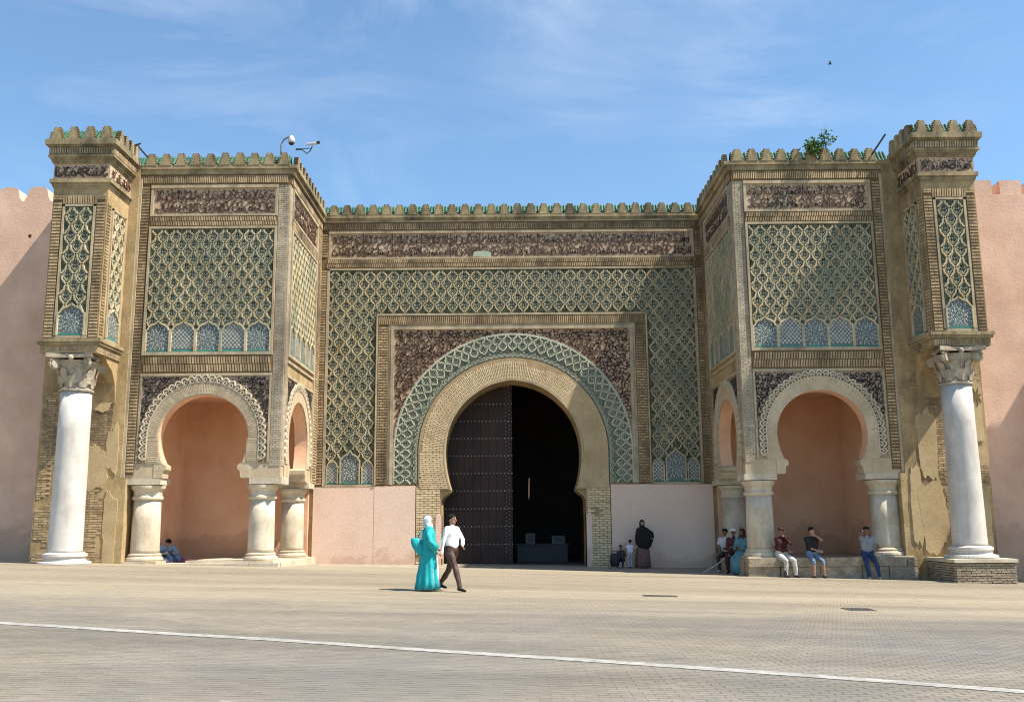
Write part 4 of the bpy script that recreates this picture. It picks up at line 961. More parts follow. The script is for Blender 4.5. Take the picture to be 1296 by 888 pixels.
# ---------------------------------------------------------------- people
SK = flat('warm_brown_skin', (.36, .20, .13), .6); SKD = flat('dark_brown_skin', (.20, .11, .07), .6)
HAIR = flat('black_hair', (.006, .005, .004), .9)
CL = {}
def cloth(n, c, r=.9):
    if n not in CL: CL[n] = mat(n, tuple(x * .88 for x in c), tuple(min(1, x * 1.1) for x in c), 7, r, .4, 45, 0, fine=.08, dist=.015)
    return CL[n]
def capsule(mb, a, ra, b, rb, seg=10, flatx=1):
    a = Vector(a); b = Vector(b); d = b - a; l = d.length or 1e-4; d.normalize()
    s = d.cross(Vector((0, 0, 1))) if abs(d.z) < .9 else d.cross(Vector((1, 0, 0)))
    s.normalize(); t = d.cross(s); rows = []
    for k in (-90, -60, -30, 0): rows.append((a + d * ra * math.sin(math.radians(k)), max(1e-4, ra * math.cos(math.radians(k)))))
    for k in (0, 30, 60, 90): rows.append((b + d * rb * math.sin(math.radians(k)), max(1e-4, rb * math.cos(math.radians(k)))))
    q = len(mb.v)
    for c, r in rows:
        for i in range(seg):
            th = 2 * PI * i / seg; mb.v.append(tuple(c + (s * math.cos(th) + t * math.sin(th)) * r))
    for j in range(len(rows) - 1):
        for i in range(seg):
            m = (i + 1) % seg; mb.f.append((q + j*seg + i, q + j*seg + m, q + (j+1)*seg + m, q + (j+1)*seg + i))
    mb.f.append(tuple(q + i for i in range(seg))[::-1]); e = q + 7 * seg; mb.f.append(tuple(e + i for i in range(seg)))
def ik(a, b, l1, l2, pole):
    a = Vector(a); b = Vector(b); d = b - a; L = d.length
    if L > (l1 + l2) * .995: b = a + d * ((l1 + l2) * .995 / L); d = b - a; L = d.length
    u = d / L; x = (l1*l1 - l2*l2 + L*L) / (2 * L); h = math.sqrt(max(0, l1*l1 - x*x))
    p = Vector(pole); p = p - u * p.dot(u); p.normalize()
    return a + u * x + p * h, b
def person(label, loc, yaw=0, sc=1, hips=(0, 0, .92), chest=(0, 0, 1.30), head=(0, 0, 1.60), look=0, nod=0, feetL=(.10, -.02, .08), feetR=(-.10, -.02, .08), handL=(.26, -.06, .80), handR=(-.26, -.06, .80),
           top=None, sleeves='long', pants=None, plen='long', shoes=None, skin=None, hair='short', fat=1.0, legpole=(0, -1, .1), armpoleL=(.6, .6, -.3), armpoleR=(-.6, .6, -.3), group=None, extra=None, loose=1.0, cap=None, loc_z=None, palms=None, toes=(0, -1, 0)):
    """canonical figure faces -Y; one remeshed continuous body, materials by region; returns (thing, matrix)"""
    skin = skin or SK; prims = []      # (a, ra, b, rb, slot)
    S, T, P_, F_, H_ = 0, 1, 2, 3, 4
    hips = Vector(hips); chest = Vector(chest); head = Vector(head)
    up = (chest - hips).normalized(); sh = chest + up * .10
    shL = sh + Vector((.175, 0, 0)); shR = sh + Vector((-.175, 0, 0)); f = fat
    for s in (-1, 1):
        prims.append((hips + Vector((s * .075, 0, .0)), .118 * f, hips + Vector((s * .07, 0, .0)) + up * .14, .108 * f, P_))
        prims.append((hips + Vector((s * .065, 0, 0)) + up * .10, .112 * f, chest + Vector((s * .085, 0, 0)), .118 * f, T))
        prims.append((chest + Vector((s * .07, 0, 0)), .115 * f, sh + Vector((s * .13, 0, -.0)), .066, T))
    prims.append((sh + up * .02, .075, sh + up * .06, .058, T))
    neck = sh + up * .04; prims.append((neck, .052, head + Vector((0, .012, -.07)), .048, S))
    hr = Matrix.Rotation(look, 3, 'Z') @ Matrix.Rotation(nod, 3, 'X')
    def hp(x, y, z): return head + hr @ Vector((x, y, z))
    prims.append((hp(0, .022, .035), .086, hp(0, -.012, .03), .082, S)); prims.append((hp(0, -.02, -.02), .066, hp(0, -.048, -.072), .038, S))
    prims.append((hp(0, -.092, .02), .011, hp(0, -.108, -.018), .015, S)); prims.append((hp(-.02, -.086, -.055), .009, hp(.02, -.086, -.055), .009, S))
    for s in (-1, 1):
        prims.append((hp(s * .083, .005, .02), .014, hp(s * .083, .005, -.02), .010, S)); prims.append((hp(s * .032, -.083, .025), .010, hp(s * .034, -.083, .025), .010, H_))
        prims.append((hp(s * .018, -.088, .048), .007, hp(s * .048, -.082, .046), .006, H_))
    if hair == 'short':
        for (y, z, r) in ((.03, .052, .087), (.008, .062, .082), (-.018, .072, .064)): prims.append((hp(-.012, y, z), r, hp(.012, y, z), r, H_))
        prims.append((hp(0, .055, 0), .062, hp(0, .05, -.03), .045, H_))
    for (sd, hand, foot, apole) in ((1, handL, feetL, armpoleL), (-1, handR, feetR, armpoleR)):
        shp = shL if sd > 0 else shR; el, hd = ik(shp, hand, .29, .25, apole)
        tr = .062 * loose; prims.append((shp, tr, shp.lerp(el, .55), .052 * loose, T)); ue = sleeves
        prims.append((shp.lerp(el, .5), .048 * loose if ue != 'short' else .042, el, .044 * loose if ue == 'long' else .036, T if ue == 'long' else S))
        prims.append((el, .044 * loose if ue == 'long' else .037, hd, .034 * loose if ue == 'long' else .026, T if ue == 'long' else S))
        fd = (hd - el).normalized(); side = fd.cross(Vector((0, 1, 0))); side = side.normalized() if side.length > .1 else Vector((1, 0, 0))
        inn = fd.cross(side).normalized(); pl = hd + fd * .02
        for k in (-1, 0, 1): prims.append((pl + side * .02 * k, .018, pl + fd * .06 + side * .024 * k, .016, S))
        for k in range(4):
            o_ = side * (.0245 * (k - 1.5)); ln_ = (.030, .036, .034, .026)[k]; b0 = pl + fd * .07 + o_; b1 = b0 + fd * ln_ + inn * .012; b2 = b1 + fd * ln_ * .6 + inn * .022
            prims.append((b0, .0115, b1, .0105, S)); prims.append((b1, .0105, b2, .0095, S))
        prims.append((pl + side * .03 * sd, .013, pl + side * .052 * sd + fd * .04 + inn * .012, .0105, S))
        hpj = hips + Vector((sd * .085, 0, -.02)); kn, an = ik(hpj, foot, .44, .42, Vector(legpole) + Vector((sd * .12, 0, 0)))
        lw = loose
        prims.append((hpj, .098 * f * lw, hpj.lerp(kn, .6), .078 * f * lw, P_)); prims.append((hpj.lerp(kn, .5), .08 * f * lw, kn, .062 * lw, P_))
        if plen == 'long': prims.append((kn, .062 * lw, kn.lerp(an, .3), .062 * lw, P_)); prims.append((kn.lerp(an, .3), .062 * lw, an + Vector((0, 0, .03)), .050 * lw, P_))
        else: prims.append((kn, .064, kn + (an - kn) * .14, .066, P_)); prims.append((kn.lerp(an, .1), .050, kn.lerp(an, .35), .054, S)); prims.append((kn.lerp(an, .3), .054, an, .034, S))
        td = Vector(toes).normalized()
        prims.append((an + Vector((0, .0, -.02)) - td * .03, .042, an + Vector((0, 0, -.04)) + td * .10, .036, F_)); prims.append((an + Vector((0, 0, -.04)) + td * .08, .037, an + Vector((0, 0, -.052)) + td * .165, .027, F_))
    if extra: prims += extra(hp, Vector)
    mb = MB()
    for (a, ra, b, rb, _) in prims: capsule(mb, a, ra, b, rb)
    me = bpy.data.meshes.new('tmp'); me.from_pydata(mb.v, [], mb.f)
    ob = bpy.data.objects.new('tmp', me); COL.objects.link(ob)
    md = ob.modifiers.new('r', 'REMESH'); md.mode = 'VOXEL'; md.voxel_size = .0105; ms = ob.modifiers.new('s', 'SMOOTH'); ms.factor = .5; ms.iterations = 2
    dg = bpy.context.evaluated_depsgraph_get(); bm = bpy.data.meshes.new_from_object(ob.evaluated_get(dg)); bpy.data.objects.remove(ob)
    n = len(bm.vertices); co = np.empty(n * 3, np.float32); bm.vertices.foreach_get('co', co); co = co.reshape(-1, 3)
    # soft cloth folds on clothed regions
    best = np.full(n, 9.); slot = np.zeros(n, int)
    for (a, ra, b, rb, sl) in prims:
        A = np.array(a); B = np.array(b); d = B - A; L2 = max(1e-9, d @ d); t = np.clip(((co - A) @ d) / L2, 0, 1)
        dist = np.linalg.norm(co - (A + t[:, None] * d), axis=1) - (ra + (rb - ra) * t)
        w = dist < best - .0005; best[w] = dist[w]; slot[w] = sl
    M = Matrix.Translation(loc) @ Matrix.Rotation(yaw, 4, 'Z') @ Matrix.Scale(sc, 4)
    for i in range(n):
        if slot[i] in (1, 2):
            c = co[i]; q = noise.noise((c[0] * 9, c[1] * 9, c[2] * 5 + loc[0])) * .018 + noise.noise((c[0] * 22, c[1] * 22, c[2] * 12)) * .004
            nn = bm.vertices[i].normal; co[i] += np.array(nn) * q
    bm.vertices.foreach_set('co', co.ravel()); bm.materials.clear()
    for m in (skin, top or skin, pants or skin, shoes or HAIR, HAIR): bm.materials.append(m)
    npoly = len(bm.polygons); ls = np.empty(npoly, np.int32); bm.polygons.foreach_get('loop_start', ls); vi = np.empty(len(bm.loops), np.int32); bm.loops.foreach_get('vertex_index', vi)
    bm.polygons.foreach_set('material_index', slot[vi[ls]].astype(np.int32)); bm.polygons.foreach_set('use_smooth', np.ones(npoly, bool)); bm.update()
    t = thing('person', label, 'person', tuple(loc), group); bm.transform(M)
    link('body', bm, t)
    return t, M, hp, head
def loft(rings, seg=40, fold=.03, nf=9, seed=0, cap=True):
    """rings: (cx, cy, z, rx, ry, fold amount) garment surface with folds"""
    mb = MB()
    for (cx, cy, z, rx, ry, fa) in rings:
        for i in range(seg):
            a = 2 * PI * i / seg; w = 1 + fa * (math.sin(a * nf + seed + z * 2) * .6 + noise.noise((math.cos(a) * 3 + seed, math.sin(a) * 3, z * 1.2)))
            mb.v.append((cx + rx * w * math.cos(a), cy + ry * w * math.sin(a), z))
    for j in range(len(rings) - 1):
        for i in range(seg):
            k = (i + 1) % seg; mb.f.append((j*seg + i, j*seg + k, (j+1)*seg + k, (j+1)*seg + i))
    if cap: mb.f.append(tuple(range(seg))[::-1]); q = (len(rings) - 1) * seg; mb.f.append(tuple(q + i for i in range(seg)))
    return mb
def wear(mb, name, m, t, M, label=None):
    me = mb.mesh(name, m, True); me.transform(M); return link(name, me, t, label=label)
def at(x, y, dz=0): return (x, y, gz(x, y) + dz)
random.seed(77)
TURQ = cloth('turquoise_cloth', (.015, .35, .37), .7)
# -- walking couple
t, M, hp, hd = person('woman in long turquoise djellaba and patterned headscarf walking beside the man in white shirt', at(-1.95, -12.5), PI * .60, .98, top=TURQ, pants=TURQ, shoes=cloth('beige_shoe', (.4, .33, .25)), hair='none',
    handL=(.22, -.20, .98), handR=(-.24, -.12, .92), feetL=(.08, -.18, .08), feetR=(-.08, .08, .08), look=.1)
wear(loft([(0, .02, .05, .29, .27, .17), (0, .01, .2, .275, .25, .16), (0, .01, .35, .26, .235, .14), (0, 0, .5, .245, .215, .12), (0, 0, .7, .24, .20, .09), (0, 0, .95, .20, .165, .04), (0, 0, 1.15, .205, .16, .02), (0, 0, 1.32, .215, .15, .01), (0, 0, 1.42, .17, .11, 0), (0, 0, 1.49, .08, .075, 0)], 72, nf=10), 'djellaba', TURQ, t, M)
for s, hx in ((1, (.20, -.20, 1.0)), (-1, (-.25, -.10, .98))):
    sh_ = Vector((s * .18, 0, 1.38)); el_, h_ = ik(sh_, hx, .29, .25, (s * .6, .6, -.3)); mb = MB(); mb.tube([sh_, sh_.lerp(el_, .5), el_, el_.lerp(h_, .6), h_], [.085, .085, .09, .10, .11], 14); wear(mb, 'wide_sleeve', TURQ, t, M)
mb = MB(); mb.ball(hd + Vector((0, .02, .03)), .118, (.92, 1.05, 1.1), 20, 14); mb.lathe([(.085, -.16), (.11, -.12), (.10, -.05), (.095, .0)], tuple(hd + Vector((0, .03, 0))), 20); 
SCARF = mat('white_scarf_with_blue_print', (.22, .36, .44), (.62, .64, .62), 16, .8, .3, 40, thr=(.42, .5)); 
mb = MB(); 
for k in range(9):
    zz = -.17 + k * .035; r = (.10, .105, .102, .10, .104, .105, .098, .075, .035)[k]
    for i in range(20):
        a = 2 * PI * i / 20; q = r * (1 + .04 * math.sin(5 * a + k)); op = -math.sin(a) > .75 and 2 < k < 7; mb.v.append((hd.x + q * .95 * math.cos(a), hd.y + .025 + q * 1.12 * math.sin(a) + (.045 if op else 0), hd.z + zz + .02))
for k in range(8):
    for i in range(20): j = (i + 1) % 20; mb.f.append((k*20 + i, k*20 + j, (k+1)*20 + j, (k+1)*20 + i))
mb.f.append(tuple(160 + i for i in range(20))); wear(mb, 'headscarf', SCARF, t, M)
mb = loft([(0, -.10, .10, .22, .16, .08), (0, -.09, .5, .2, .15, .06), (0, -.07, .85, .16, .13, .03)], 30, nf=5); wear(mb, 'white_underskirt', cloth('white_cotton', (.72, .72, .70)), t, M)
bag = MB(); bx_, by_ = -2.28, -12.55
for k in range(10):
    tt = k / 9; z = gz(bx_, by_) + .78 + tt * .40; r = .15 * math.sin(PI * (.12 + .80 * tt)) ** .6
    for i in range(18):
        a = 2 * PI * i / 18; q = r * (1 + .12 * noise.noise((math.cos(a) * 2, math.sin(a) * 2, z * 5))); bag.v.append((bx_ + q * 1.2 * math.cos(a) * (.6 + .5 * tt) + .16 - .12 * tt, by_ + q * .6 * math.sin(a), z + .12 * (q * math.cos(a)) * -1))
for k in range(9):
    for i in range(18): j = (i + 1) % 18; bag.f.append((k*18 + i, k*18 + j, (k+1)*18 + j, (k+1)*18 + i))
bag.f += [tuple(range(18))[::-1], tuple(162 + i for i in range(18))]
bag.tube([(bx_ + .05, by_, gz(bx_, by_) + 1.12), (bx_ + .14, by_ - .02, gz(bx_, by_) + 1.3), (bx_ + .3, by_, gz(bx_, by_) + 1.42)], .018, 6)
o = bag.build('shoulder_bag', TURQ, smooth=True); o['label'] = 'turquoise cloth bag carried at the back of the woman in the djellaba'; o['category'] = 'bag'
person('man in a white long-sleeved shirt and dark brown trousers striding right across the square', at(-1.42, -12.45), PI * .30, 1.0, top=cloth('white_shirt', (.78, .78, .80)), pants=cloth('dark_brown_trousers', (.075, .04, .03), .5), shoes=flat('black_shoe', (.012, .01, .01), .4), loose=1.06,
    feetL=(.10, .42, .12), feetR=(-.10, -.32, .08), hips=(0, 0, .90), handL=(.08, -.26, 1.02), handR=(-.30, .05, .84), look=.25, armpoleL=(1, .2, -.3), toes=(0, -1, -.05))
# -- woman in khimar and two children at the right of the gate
BLK = cloth('black_cloth', (.012, .012, .013)); BRN = cloth('dusty_brown_skirt', (.16, .09, .075))
t, M, hp, hd = person('woman in a black khimar and dusty brown skirt standing against the pink wall', at(4.52, -.75), .15, .95, top=BLK, pants=BRN, shoes=BLK, hair='none', handL=(.32, -.1, 1.1), look=.1)
wear(loft([(0, .02, .03, .30, .24, .08), (0, .02, .4, .27, .21, .06), (0, 0, .85, .23, .18, .03), (0, 0, 1.0, .2, .15, 0)], 40, nf=7), 'long_skirt', BRN, t, M)
wear(loft([(.02, -.03, .66, .12, .14, .05), (.03, -.02, .76, .26, .2, .05), (.05, -.01, .95, .32, .22, .05), (.08, 0, 1.15, .35, .21, .04), (.08, 0, 1.30, .32, .19, .03), (.03, 0, 1.42, .2, .15, .0), (0, .02, 1.5, .10, .12, 0), (0, .03, 1.56, .095, .115, 0)], 44, nf=6), 'khimar', BLK, t, M)
mb = MB(); mb.v = []
for k in range(8):
    zz = -.11 + k * .035; r = (.10, .103, .103, .104, .103, .095, .075, .035)[k]
    for i in range(20):
        a = 2 * PI * i / 20; op = -math.sin(a) > .7 and 1 < k < 5; mb.v.append((hd.x + r * .95 * math.cos(a), hd.y + .025 + r * 1.12 * math.sin(a) + (.05 if op else 0), hd.z + zz + .02))
for k in range(7):
    for i in range(20): j = (i + 1) % 20; mb.f.append((k*20 + i, k*20 + j, (k+1)*20 + j, (k+1)*20 + i))
mb.f.append(tuple(140 + i for i in range(20))); wear(mb, 'khimar_hood', BLK, t, M)
person('small standing child in white top and grey trousers, back turned', at(4.05, -.95), PI + .4, .55, top=cloth('white_tshirt', (.62, .60, .72)), pants=cloth('pale_grey_trousers', (.38, .37, .42)), sleeves='short', fat=1.1, shoes=BLK, handL=(.2, -.3, 1.15), handR=(-.26, -.1, .9), head=(0, 0, 1.64))
person('child with dark hair sitting low against the brick jamb', at(3.78, -.55), -.3, .62, hips=(0, .1, .42), chest=(0, .02, .82), head=(0, -.02, 1.13), feetL=(.14, -.35, .08), feetR=(-.14, -.35, .08), handL=(.15, -.32, .6), handR=(-.15, -.32, .6), top=cloth('dark_olive_cardigan', (.06, .055, .045)), pants=cloth('navy_cloth', (.02, .02, .05)), shoes=BLK, skin=SKD, look=.8)
sc_t = thing('suitcase', 'small black wheeled bag standing beside the sitting child', 'bag', at(3.5, -1.0))
def loc_box(c, w, d, h, z0=0, tilt=0):
    return lambda mb: mb.box(lambda u, v, n: (c[0] + u, c[1] + n, gz(c[0], c[1]) + v), -w / 2, w / 2, z0, z0 + h, -d / 2, d / 2)
mb = MB(); zb = gz(3.5, -1.0)
for k in range(9):
    tt = k / 8; q = .5 + .5 * math.sin(PI * (.15 + .7 * tt))
    for i in range(20):
        a = 2 * PI * i / 20; c_, s_ = math.cos(a), math.sin(a); sq = (abs(c_) ** 4 + abs(s_) ** 4) ** -.25; mb.v.append((3.5 + .17 * q * c_ * sq, -1.0 + .12 * q * s_ * sq, zb + .06 + .44 * tt))
for k in range(8):
    for i in range(20): j = (i + 1) % 20; mb.f.append((k*20 + i, k*20 + j, (k+1)*20 + j, (k+1)*20 + i))
mb.f += [tuple(range(20))[::-1], tuple(160 + i for i in range(20))]; mb.build('bag_body', flat('black_nylon', (.02, .015, .02), .5), sc_t, smooth=True)
mb = MB(); mb.tube([(3.42, -.98, zb + .48), (3.42, -.98, zb + .58), (3.58, -.98, zb + .58), (3.58, -.98, zb + .48)], .012, 6); mb.build('handle', M_dark, sc_t)
for s in (-1, 1): mb = MB(); mb.tube([(3.5 + s * .14, -1.12, zb + .035), (3.5 + s * .17, -1.12, zb + .035)], .034, 10); mb.build('wheel', M_dark, sc_t)
# -- crouched person in the left niche
t, M, hp, hd = person('person in a pale blue jacket crouching on the left niche floor, head bowed', (-11.0, -4.0, .43), .5, .95, hips=(0, .1, .12), chest=(0, -.08, .42), head=(.02, -.26, .62), nod=.7, look=.4, feetL=(.35, -.62, .07), feetR=(.1, -.55, .07), handL=(.2, -.42, .3), handR=(-.1, -.42, .3), top=cloth('pale_blue_jacket', (.20, .27, .36)), pants=cloth('blue_print_cloth', (.10, .16, .26)), shoes=cloth('magenta_shoe', (.35, .03, .10)), loose=1.25, fat=1.1, legpole=(0, -.2, 1))
mb = loft([(.15, -.35, .0, .42, .30, .1), (.15, -.33, .10, .38, .26, .12), (.12, -.3, .2, .25, .18, .1), (.1, -.28, .26, .08, .06, 0)], 30, nf=5); wear(mb, 'blanket', cloth('dark_blue_blanket', (.05, .07, .13)), t, M)
mb = loft([(.55, -.55, .0, .2, .12, .1), (.55, -.55, .06, .17, .1, .1), (.55, -.55, .1, .05, .04, 0)], 20, nf=4); wear(mb, 'pink_cloth', cloth('magenta_cloth', (.40, .05, .16)), t, M)
# -- three on the bench of the right pavilion
def sitter(label, x, y, seat, yaw, **k):
    z = gz(x, y); zs = seat - z
    a = dict(hips=(0, 0, zs + .09), chest=(0, -.04, zs + .45), head=(0, -.07, zs + .76), feetL=(.14, -.38, .08), feetR=(-.14, -.36, .08), handL=(.12, -.36, zs + .2), handR=(-.12, -.36, zs + .2))
    for q in ('hips', 'chest', 'head', 'feetL', 'feetR', 'handL', 'handR'):
        if q in k: v = k[q]; k[q] = v if q in ('feetL', 'feetR') else (v[0], v[1], v[2] + zs)
    a.update(k); return person(label, (x, y, z), yaw, 1.0, **a)
MAR = cloth('maroon_jacket', (.055, .014, .014))
t, M, hp, hd = sitter('man in maroon jacket, cap and white trousers sitting on the bench', 8.06, -5.44, .475, .35, top=MAR, pants=cloth('white_trousers', (.46, .44, .40)), shoes=flat('dark_shoe', (.02, .02, .02)), skin=SKD, hair='none', handL=(.04, -.17, .60), handR=(.06, -.24, .20), armpoleL=(.7, -.3, -.9), loose=1.15, look=-.1, feetL=(.2, -.40, .08), feetR=(-.1, -.33, .08))
mb = MB(); mb.lathe([(.098, .045), (.108, .07), (.10, .11), (.06, .135), (.01, .14)], (hd.x, hd.y + .01, hd.z), 20); mb.box(lambda u, v, n: (hd.x + u, hd.y + n, hd.z + v), -.06, .06, .045, .06, -.16, -.07); wear(mb, 'flat_cap', flat('dark_cap', (.05, .025, .025)), t, M)
sitter('young man in black T-shirt and faded denim shorts sitting mid-bench', 8.99, -5.44, .475, .1, top=cloth('black_tshirt', (.018, .018, .02)), pants=cloth('faded_denim', (.15, .21, .29)), plen='short', sleeves='short', shoes=flat('black_trainer', (.03, .03, .03)), handL=(.06, -.17, .64), handR=(.10, -.24, .20), look=.3, armpoleL=(.9, -.2, -.8), feetL=(.20, -.34, .08), feetR=(-.12, -.36, .08))
t, M, hp, hd = sitter('man in grey polo shirt and blue jeans phoning at right end of bench', 10.66, -5.44, .475, -.15, top=cloth('grey_polo', (.24, .25, .27)), pants=cloth('blue_jeans', (.025, .05, .12)), sleeves='short', shoes=cloth('grey_trainers', (.4, .38, .36)), skin=SKD, handR=(-.08, -.10, .72), handL=(.22, -.28, .22), armpoleR=(-.8, -.3, -.8), look=-.2, feetL=(.22, -.40, .08), feetR=(-.06, -.33, .08), loose=1.05)
mb = MB(); mb.box(lambda u, v, n: (u, n, v), -.115, -.10, hd.z - .08, hd.z + .05, hd.y - .06, hd.y + .01); me = mb.mesh('mobile_phone', flat('pale_phone', (.6, .6, .6), .3)); me.transform(M); o = link('mobile_phone', me); o['label'] = 'small phone held at the ear of the man in the grey polo shirt'; o['category'] = 'phone'
# -- group of three on the shaded side step
sitter('man in a pale shirt and brown trousers seated leftmost on the shaded side step', 7.02, -2.6, .43, -.5, top=cloth('pale_shirt', (.52, .50, .50)), pants=cloth('brown_trousers', (.07, .04, .035)), sleeves='short', skin=SKD, shoes=cloth('white_sandals', (.55, .5, .45)), handL=(.1, -.3, .25), handR=(-.1, -.35, .25), look=-.3)
t, M, hp, hd = sitter('man in dark red robe and white skullcap in the middle of the shaded seated group', 7.14, -3.35, .43, -.5, top=cloth('dark_red_robe', (.09, .03, .03)), pants=cloth('dark_red_robe', (.09, .03, .03)), skin=SKD, hair='none', shoes=BLK, handL=(.1, -.3, .3), handR=(-.05, -.35, .3), loose=1.25)
mb = MB(); mb.lathe([(.096, .045), (.098, .10), (.07, .125), (.01, .13)], (hd.x, hd.y + .012, hd.z), 18); wear(mb, 'skullcap', cloth('white_cap', (.7, .68, .66)), t, M)
t, M, hp, hd = sitter('woman in a pale teal robe and maroon headscarf leaning against the column', 7.25, -4.1, .43, -.75, top=cloth('teal_robe', (.10, .24, .27)), pants=cloth('teal_robe', (.10, .24, .27)), skin=SKD, hair='none', shoes=cloth('white_shoes', (.6, .58, .55)), handL=(.1, -.3, .3), handR=(-.1, -.3, .3), loose=1.3, fat=1.1)
mb = MB()
for k in range(9):
    zz = -.15 + k * .035; r = (.13, .11, .103, .103, .104, .103, .095, .075, .035)[k]
    for i in range(20):
        a = 2 * PI * i / 20; op = -math.sin(a) > .7 and 2 < k < 6; mb.v.append((hd.x + r * .95 * math.cos(a), hd.y + .025 + r * 1.12 * math.sin(a) + (.05 if op else 0), hd.z + zz + .02))
for k in range(8):
    for i in range(20): j = (i + 1) % 20; mb.f.append((k*20 + i, k*20 + j, (k+1)*20 + j, (k+1)*20 + i))
mb.f.append(tuple(160 + i for i in range(20))); wear(mb, 'headscarf', MAR, t, M)
zt = gz(7.25, -4.1); mb = loft([(0, -.38, .06, .24, .20, .08), (0, -.32, .3, .24, .22, .07), (0, -.2, .5, .25, .27, .04), (0, -.1, .64, .24, .24, .02), (0, -.02, .8, .19, .15, 0)], 36, nf=6); wear(mb, 'robe_skirt', cloth('teal_robe', (.10, .24, .27)), t, M)
mb = MB(); x0, y0 = 6.35, -3.75; z0 = gz(x0, y0)
mb.tube([(x0 - .35, y0 - .1, z0 + .03), (x0 + .1, y0, z0 + .27), (x0 + .45, y0 + .1, z0 + .50)], [.014, .016, .018], 8); mb.tube([(x0 + .45, y0 + .1, z0 + .50), (x0 + .52, y0 + .1, z0 + .56), (x0 + .56, y0 + .1, z0 + .52)], .018, 8)
o = mb.build('walking_stick', cloth('pale_wood', (.5, .48, .44))); o['label'] = 'pale walking stick leaning against the knees of the seated group'; o['category'] = 'stick'
bx, by = 8.02, -5.95; t = thing('bottle', 'small dark bottle standing on the ground in front of the bench', 'bottle', at(bx, by))
mb = MB(); mb.lathe([(.04, 0), (.043, .02), (.043, .15), (.018, .2), (.017, .23)], at(bx, by), 14); mb.build('bottle_body', flat('dark_bottle', (.03, .03, .03), .2), t, smooth=True); mb = MB(); mb.lathe([(.02, .225), (.02, .25)], at(bx, by), 12); mb.build('bottle_cap', M_white, t)

# ---------------------------------------------------------------- small things
def grate(x, y, w, d, label):
    t = thing('drain_grate', label, 'drain', at(x, y)); z = gz(x, y) + .008
    f = MB(); A = lambda u, v, n: (x + u, y + v, z + n - .027 * u); f.prism(A, [(-w, -d), (w, -d), (w, d), (-w, d)], -.01, .006, [[(-w + .04, -d + .04), (w - .04, -d + .04), (w - .04, d - .04), (-w + .04, d - .04)]]); f.build('grate_frame', M_iron, t)
    b = MB(); b.box(A, -w + .04, w - .04, -d + .04, d - .04, -.01, -.004); b.build('drain_shade_plate', M_dark, t)  # flat dark plate, its colour standing in for shade under the bars
    k = 8
    for i in range(k): b = MB(); u = -w + .04 + (2 * w - .08) * (i + .5) / k; b.box(A, u - .015, u + .015, -d + .04, d - .04, -.004, .004); b.build('bar', M_iron, t)
grate(3.3, -12.7, .38, .18, 'flush iron drain grate in the paving right of centre')
grate(6.85, -15.3, .27, .25, 'flush iron drain grate in the paving nearer the road at right')
# CCTV on the left pavilion corner
t = thing('security_camera', 'white dome camera on a curved arm above the left pavilion corner', 'camera', (-7.35, -5.3, 13.3), 'cctv cameras on the left pavilion')
mb = MB(); c0 = Vector((-7.2, -5.35, 13.2)); mb.tube([c0 + Vector((-.28, 0, .2)), c0 + Vector((-.28, 0, .55)), c0 + Vector((-.2, 0, .72)), c0 + Vector((-.05, 0, .82)), c0 + Vector((.08, 0, .86))], .028, 8); mb.build('arm', M_iron, t)
mb = MB(); mb.lathe([(.02, .30), (.05, .27), (.10, .20), (.115, .11), (.11, .03)], tuple(c0 + Vector((.05, 0, .58))), 20); mb.build('housing', M_white, t, smooth=True)
mb = MB(); mb.ball(c0 + Vector((.05, 0, .61)), .09, (1, 1, .85)); mb.build('dome', M_dark, t, smooth=True)
t = thing('security_camera', 'pale bullet camera on a bent bracket jutting right from the left pavilion corner', 'camera', (-6.9, -5.3, 13.4), 'cctv cameras on the left pavilion')
mb = MB(); mb.tube([c0 + Vector((.2, 0, .38)), c0 + Vector((.42, 0, .38)), c0 + Vector((.56, 0, .24)), c0 + Vector((.68, 0, .34)), c0 + Vector((.74, 0, .50))], .018, 8); mb.tube([c0 + Vector((.2, 0, .41)), c0 + Vector((.72, 0, .42))], .012, 6); mb.build('bracket', M_dark, t)
mb = MB(); mb.tube([c0 + Vector((.56, 0, .56)), c0 + Vector((.90, -.05, .58))], .045, 12); mb.build('camera_body', M_white, t, smooth=False); mb = MB(); mb.tube([c0 + Vector((.90, -.05, .60)), c0 + Vector((.99, -.06, .60))], .05, 12); mb.build('lens_hood', M_dark, t)
def rod(p, q, label, cross=True):
    mb = MB(); mb.tube([p, q], .03, 8)
    if cross: d = Vector(q); mb.tube([d + Vector((-.14, 0, -.02)), d + Vector((.12, 0, .05))], .028, 8)
    o = mb.build('roof_pipe', M_dark); o['label'] = label; o['category'] = 'pipe'
rod((-11.75, -5.5, 13.3), (-12.12, -5.5, 13.72), 'short dark pipe with a crosspiece on the parapet beside the left tower')
rod((11.7, -5.5, 13.2), (12.15, -5.6, 13.85), 'dark rod leaning over the parapet beside the right tower', False)
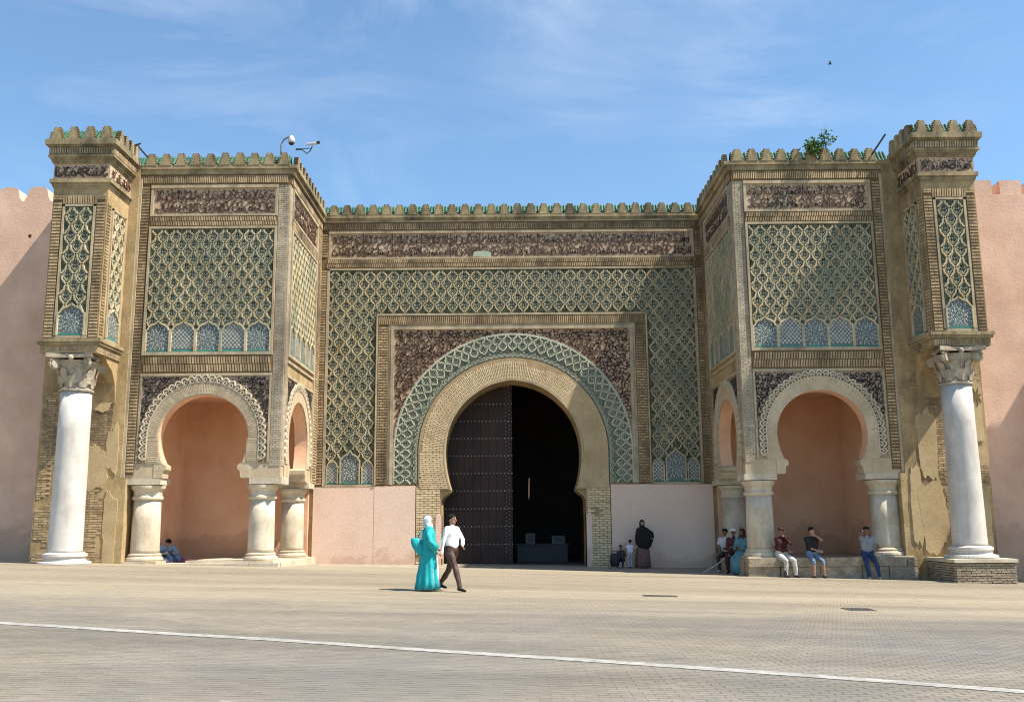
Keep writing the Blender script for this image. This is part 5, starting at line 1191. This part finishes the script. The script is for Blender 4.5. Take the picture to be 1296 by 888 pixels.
# plant on the right parapet
t = thing('shrub', 'leafy green shrub rooted in the parapet of the right pavilion', 'plant', (9.95, -5.55, 13.2)); random.seed(9)
st_ = MB(); lf_ = MB(); c0 = Vector((9.95, -5.55, 13.15))
for i in range(11):
    d = Vector((random.uniform(-.42, .42), random.uniform(-.25, .25), random.uniform(.3, .78))); q = c0 + d; st_.tube([c0, c0 + d * .5 + Vector((0, 0, .06)), q], [.014, .01, .006], 5)
    for k in range(70):
        u = random.uniform(.4, 1.08); p = c0 + d * u + Vector((random.gauss(0, .075), random.gauss(0, .075), random.gauss(0, .07))); a = Vector((random.gauss(0, 1), random.gauss(0, 1), random.gauss(0, .6))).normalized(); b = a.cross(Vector((random.gauss(0, 1), random.gauss(0, 1), 1))).normalized(); L_ = random.uniform(.07, .13); n = len(lf_.v)
        lf_.v += [tuple(p), tuple(p + a * L_ * .5 + b * L_ * .3), tuple(p + a * L_), tuple(p + a * L_ * .5 - b * L_ * .3)]; lf_.f.append((n, n+1, n+2, n+3))
st_.build('stem', flat('shrub_stem', (.12, .09, .05)), t); lf_.build('leaves', M_leaf, t, True)
# bird
mb = MB(); c = Vector((14.3, 5, 21.6)); mb.tube([c + Vector((-.22, 0, .0)), c + Vector((-.1, 0, .02)), c + Vector((.1, 0, .02)), c + Vector((.2, 0, .04)), c + Vector((.26, 0, .03))], [.01, .05, .06, .04, .01], 8)
for s in (-1, 1): n = len(mb.v); mb.v += [tuple(c + Vector((.1, s * .04, .04))), tuple(c + Vector((-.08, s * .04, .04))), tuple(c + Vector((-.16, s * .45, .2))), tuple(c + Vector((.0, s * .3, .18))), tuple(c + Vector((.1, s * .04, .02))), tuple(c + Vector((-.08, s * .04, .02))), tuple(c + Vector((-.16, s * .45, .185))), tuple(c + Vector((.0, s * .3, .16)))]; mb.f += [(n, n+1, n+2, n+3), (n+7, n+6, n+5, n+4), (n, n+3, n+7, n+4), (n+1, n+2, n+6, n+5)]
mb.v = [tuple(c + (Vector(p) - c) * .45) for p in mb.v]
o = mb.build('bird', flat('dark_feathers', (.03, .03, .03))); o['label'] = 'small dark bird flying high above the right pavilion'; o['category'] = 'bird'
# table with framed pictures in the dark hall
t = thing('display_table', 'low cloth-covered table in the dark hall behind the gate', 'table', (1.2, 3.2, .1)); 
mb = MB(); mb.box(front(0), .15, 2.1, .06, .72, -3.7, -3.0); mb.box(front(0), .08, 2.17, .72, .75, -3.75, -2.95); mb.build('table_cloth', flat('grey_tablecloth', (.06, .06, .06)), t)
for (x, w, h, lb) in ((.66, .36, .40, 'upright pale picture frame on the table in the hall'), (1.75, .5, .30, 'wide pale picture frame on the table in the hall')):
    f = thing('picture_frame', lb, 'picture frame', (x, 3.2, .75), 'picture frames on the hall table'); mb = MB(); mb.prism(front(3.25), [(x - w/2, .75), (x + w/2, .75), (x + w/2, .75 + h), (x - w/2, .75 + h)], 0, .03, [[(x - w/2 + .06, .81), (x + w/2 - .06, .81), (x + w/2 - .06, .69 + h), (x - w/2 + .06, .69 + h)]]); mb.build('frame', flat('pale_frame', (.14, .135, .12)), f)
    mb = MB(); mb.box(front(3.27), x - w/2 + .05, x + w/2 - .05, .8, .70 + h, 0, .02); mb.build('picture', flat('dim_picture', (.10, .09, .09)), f)
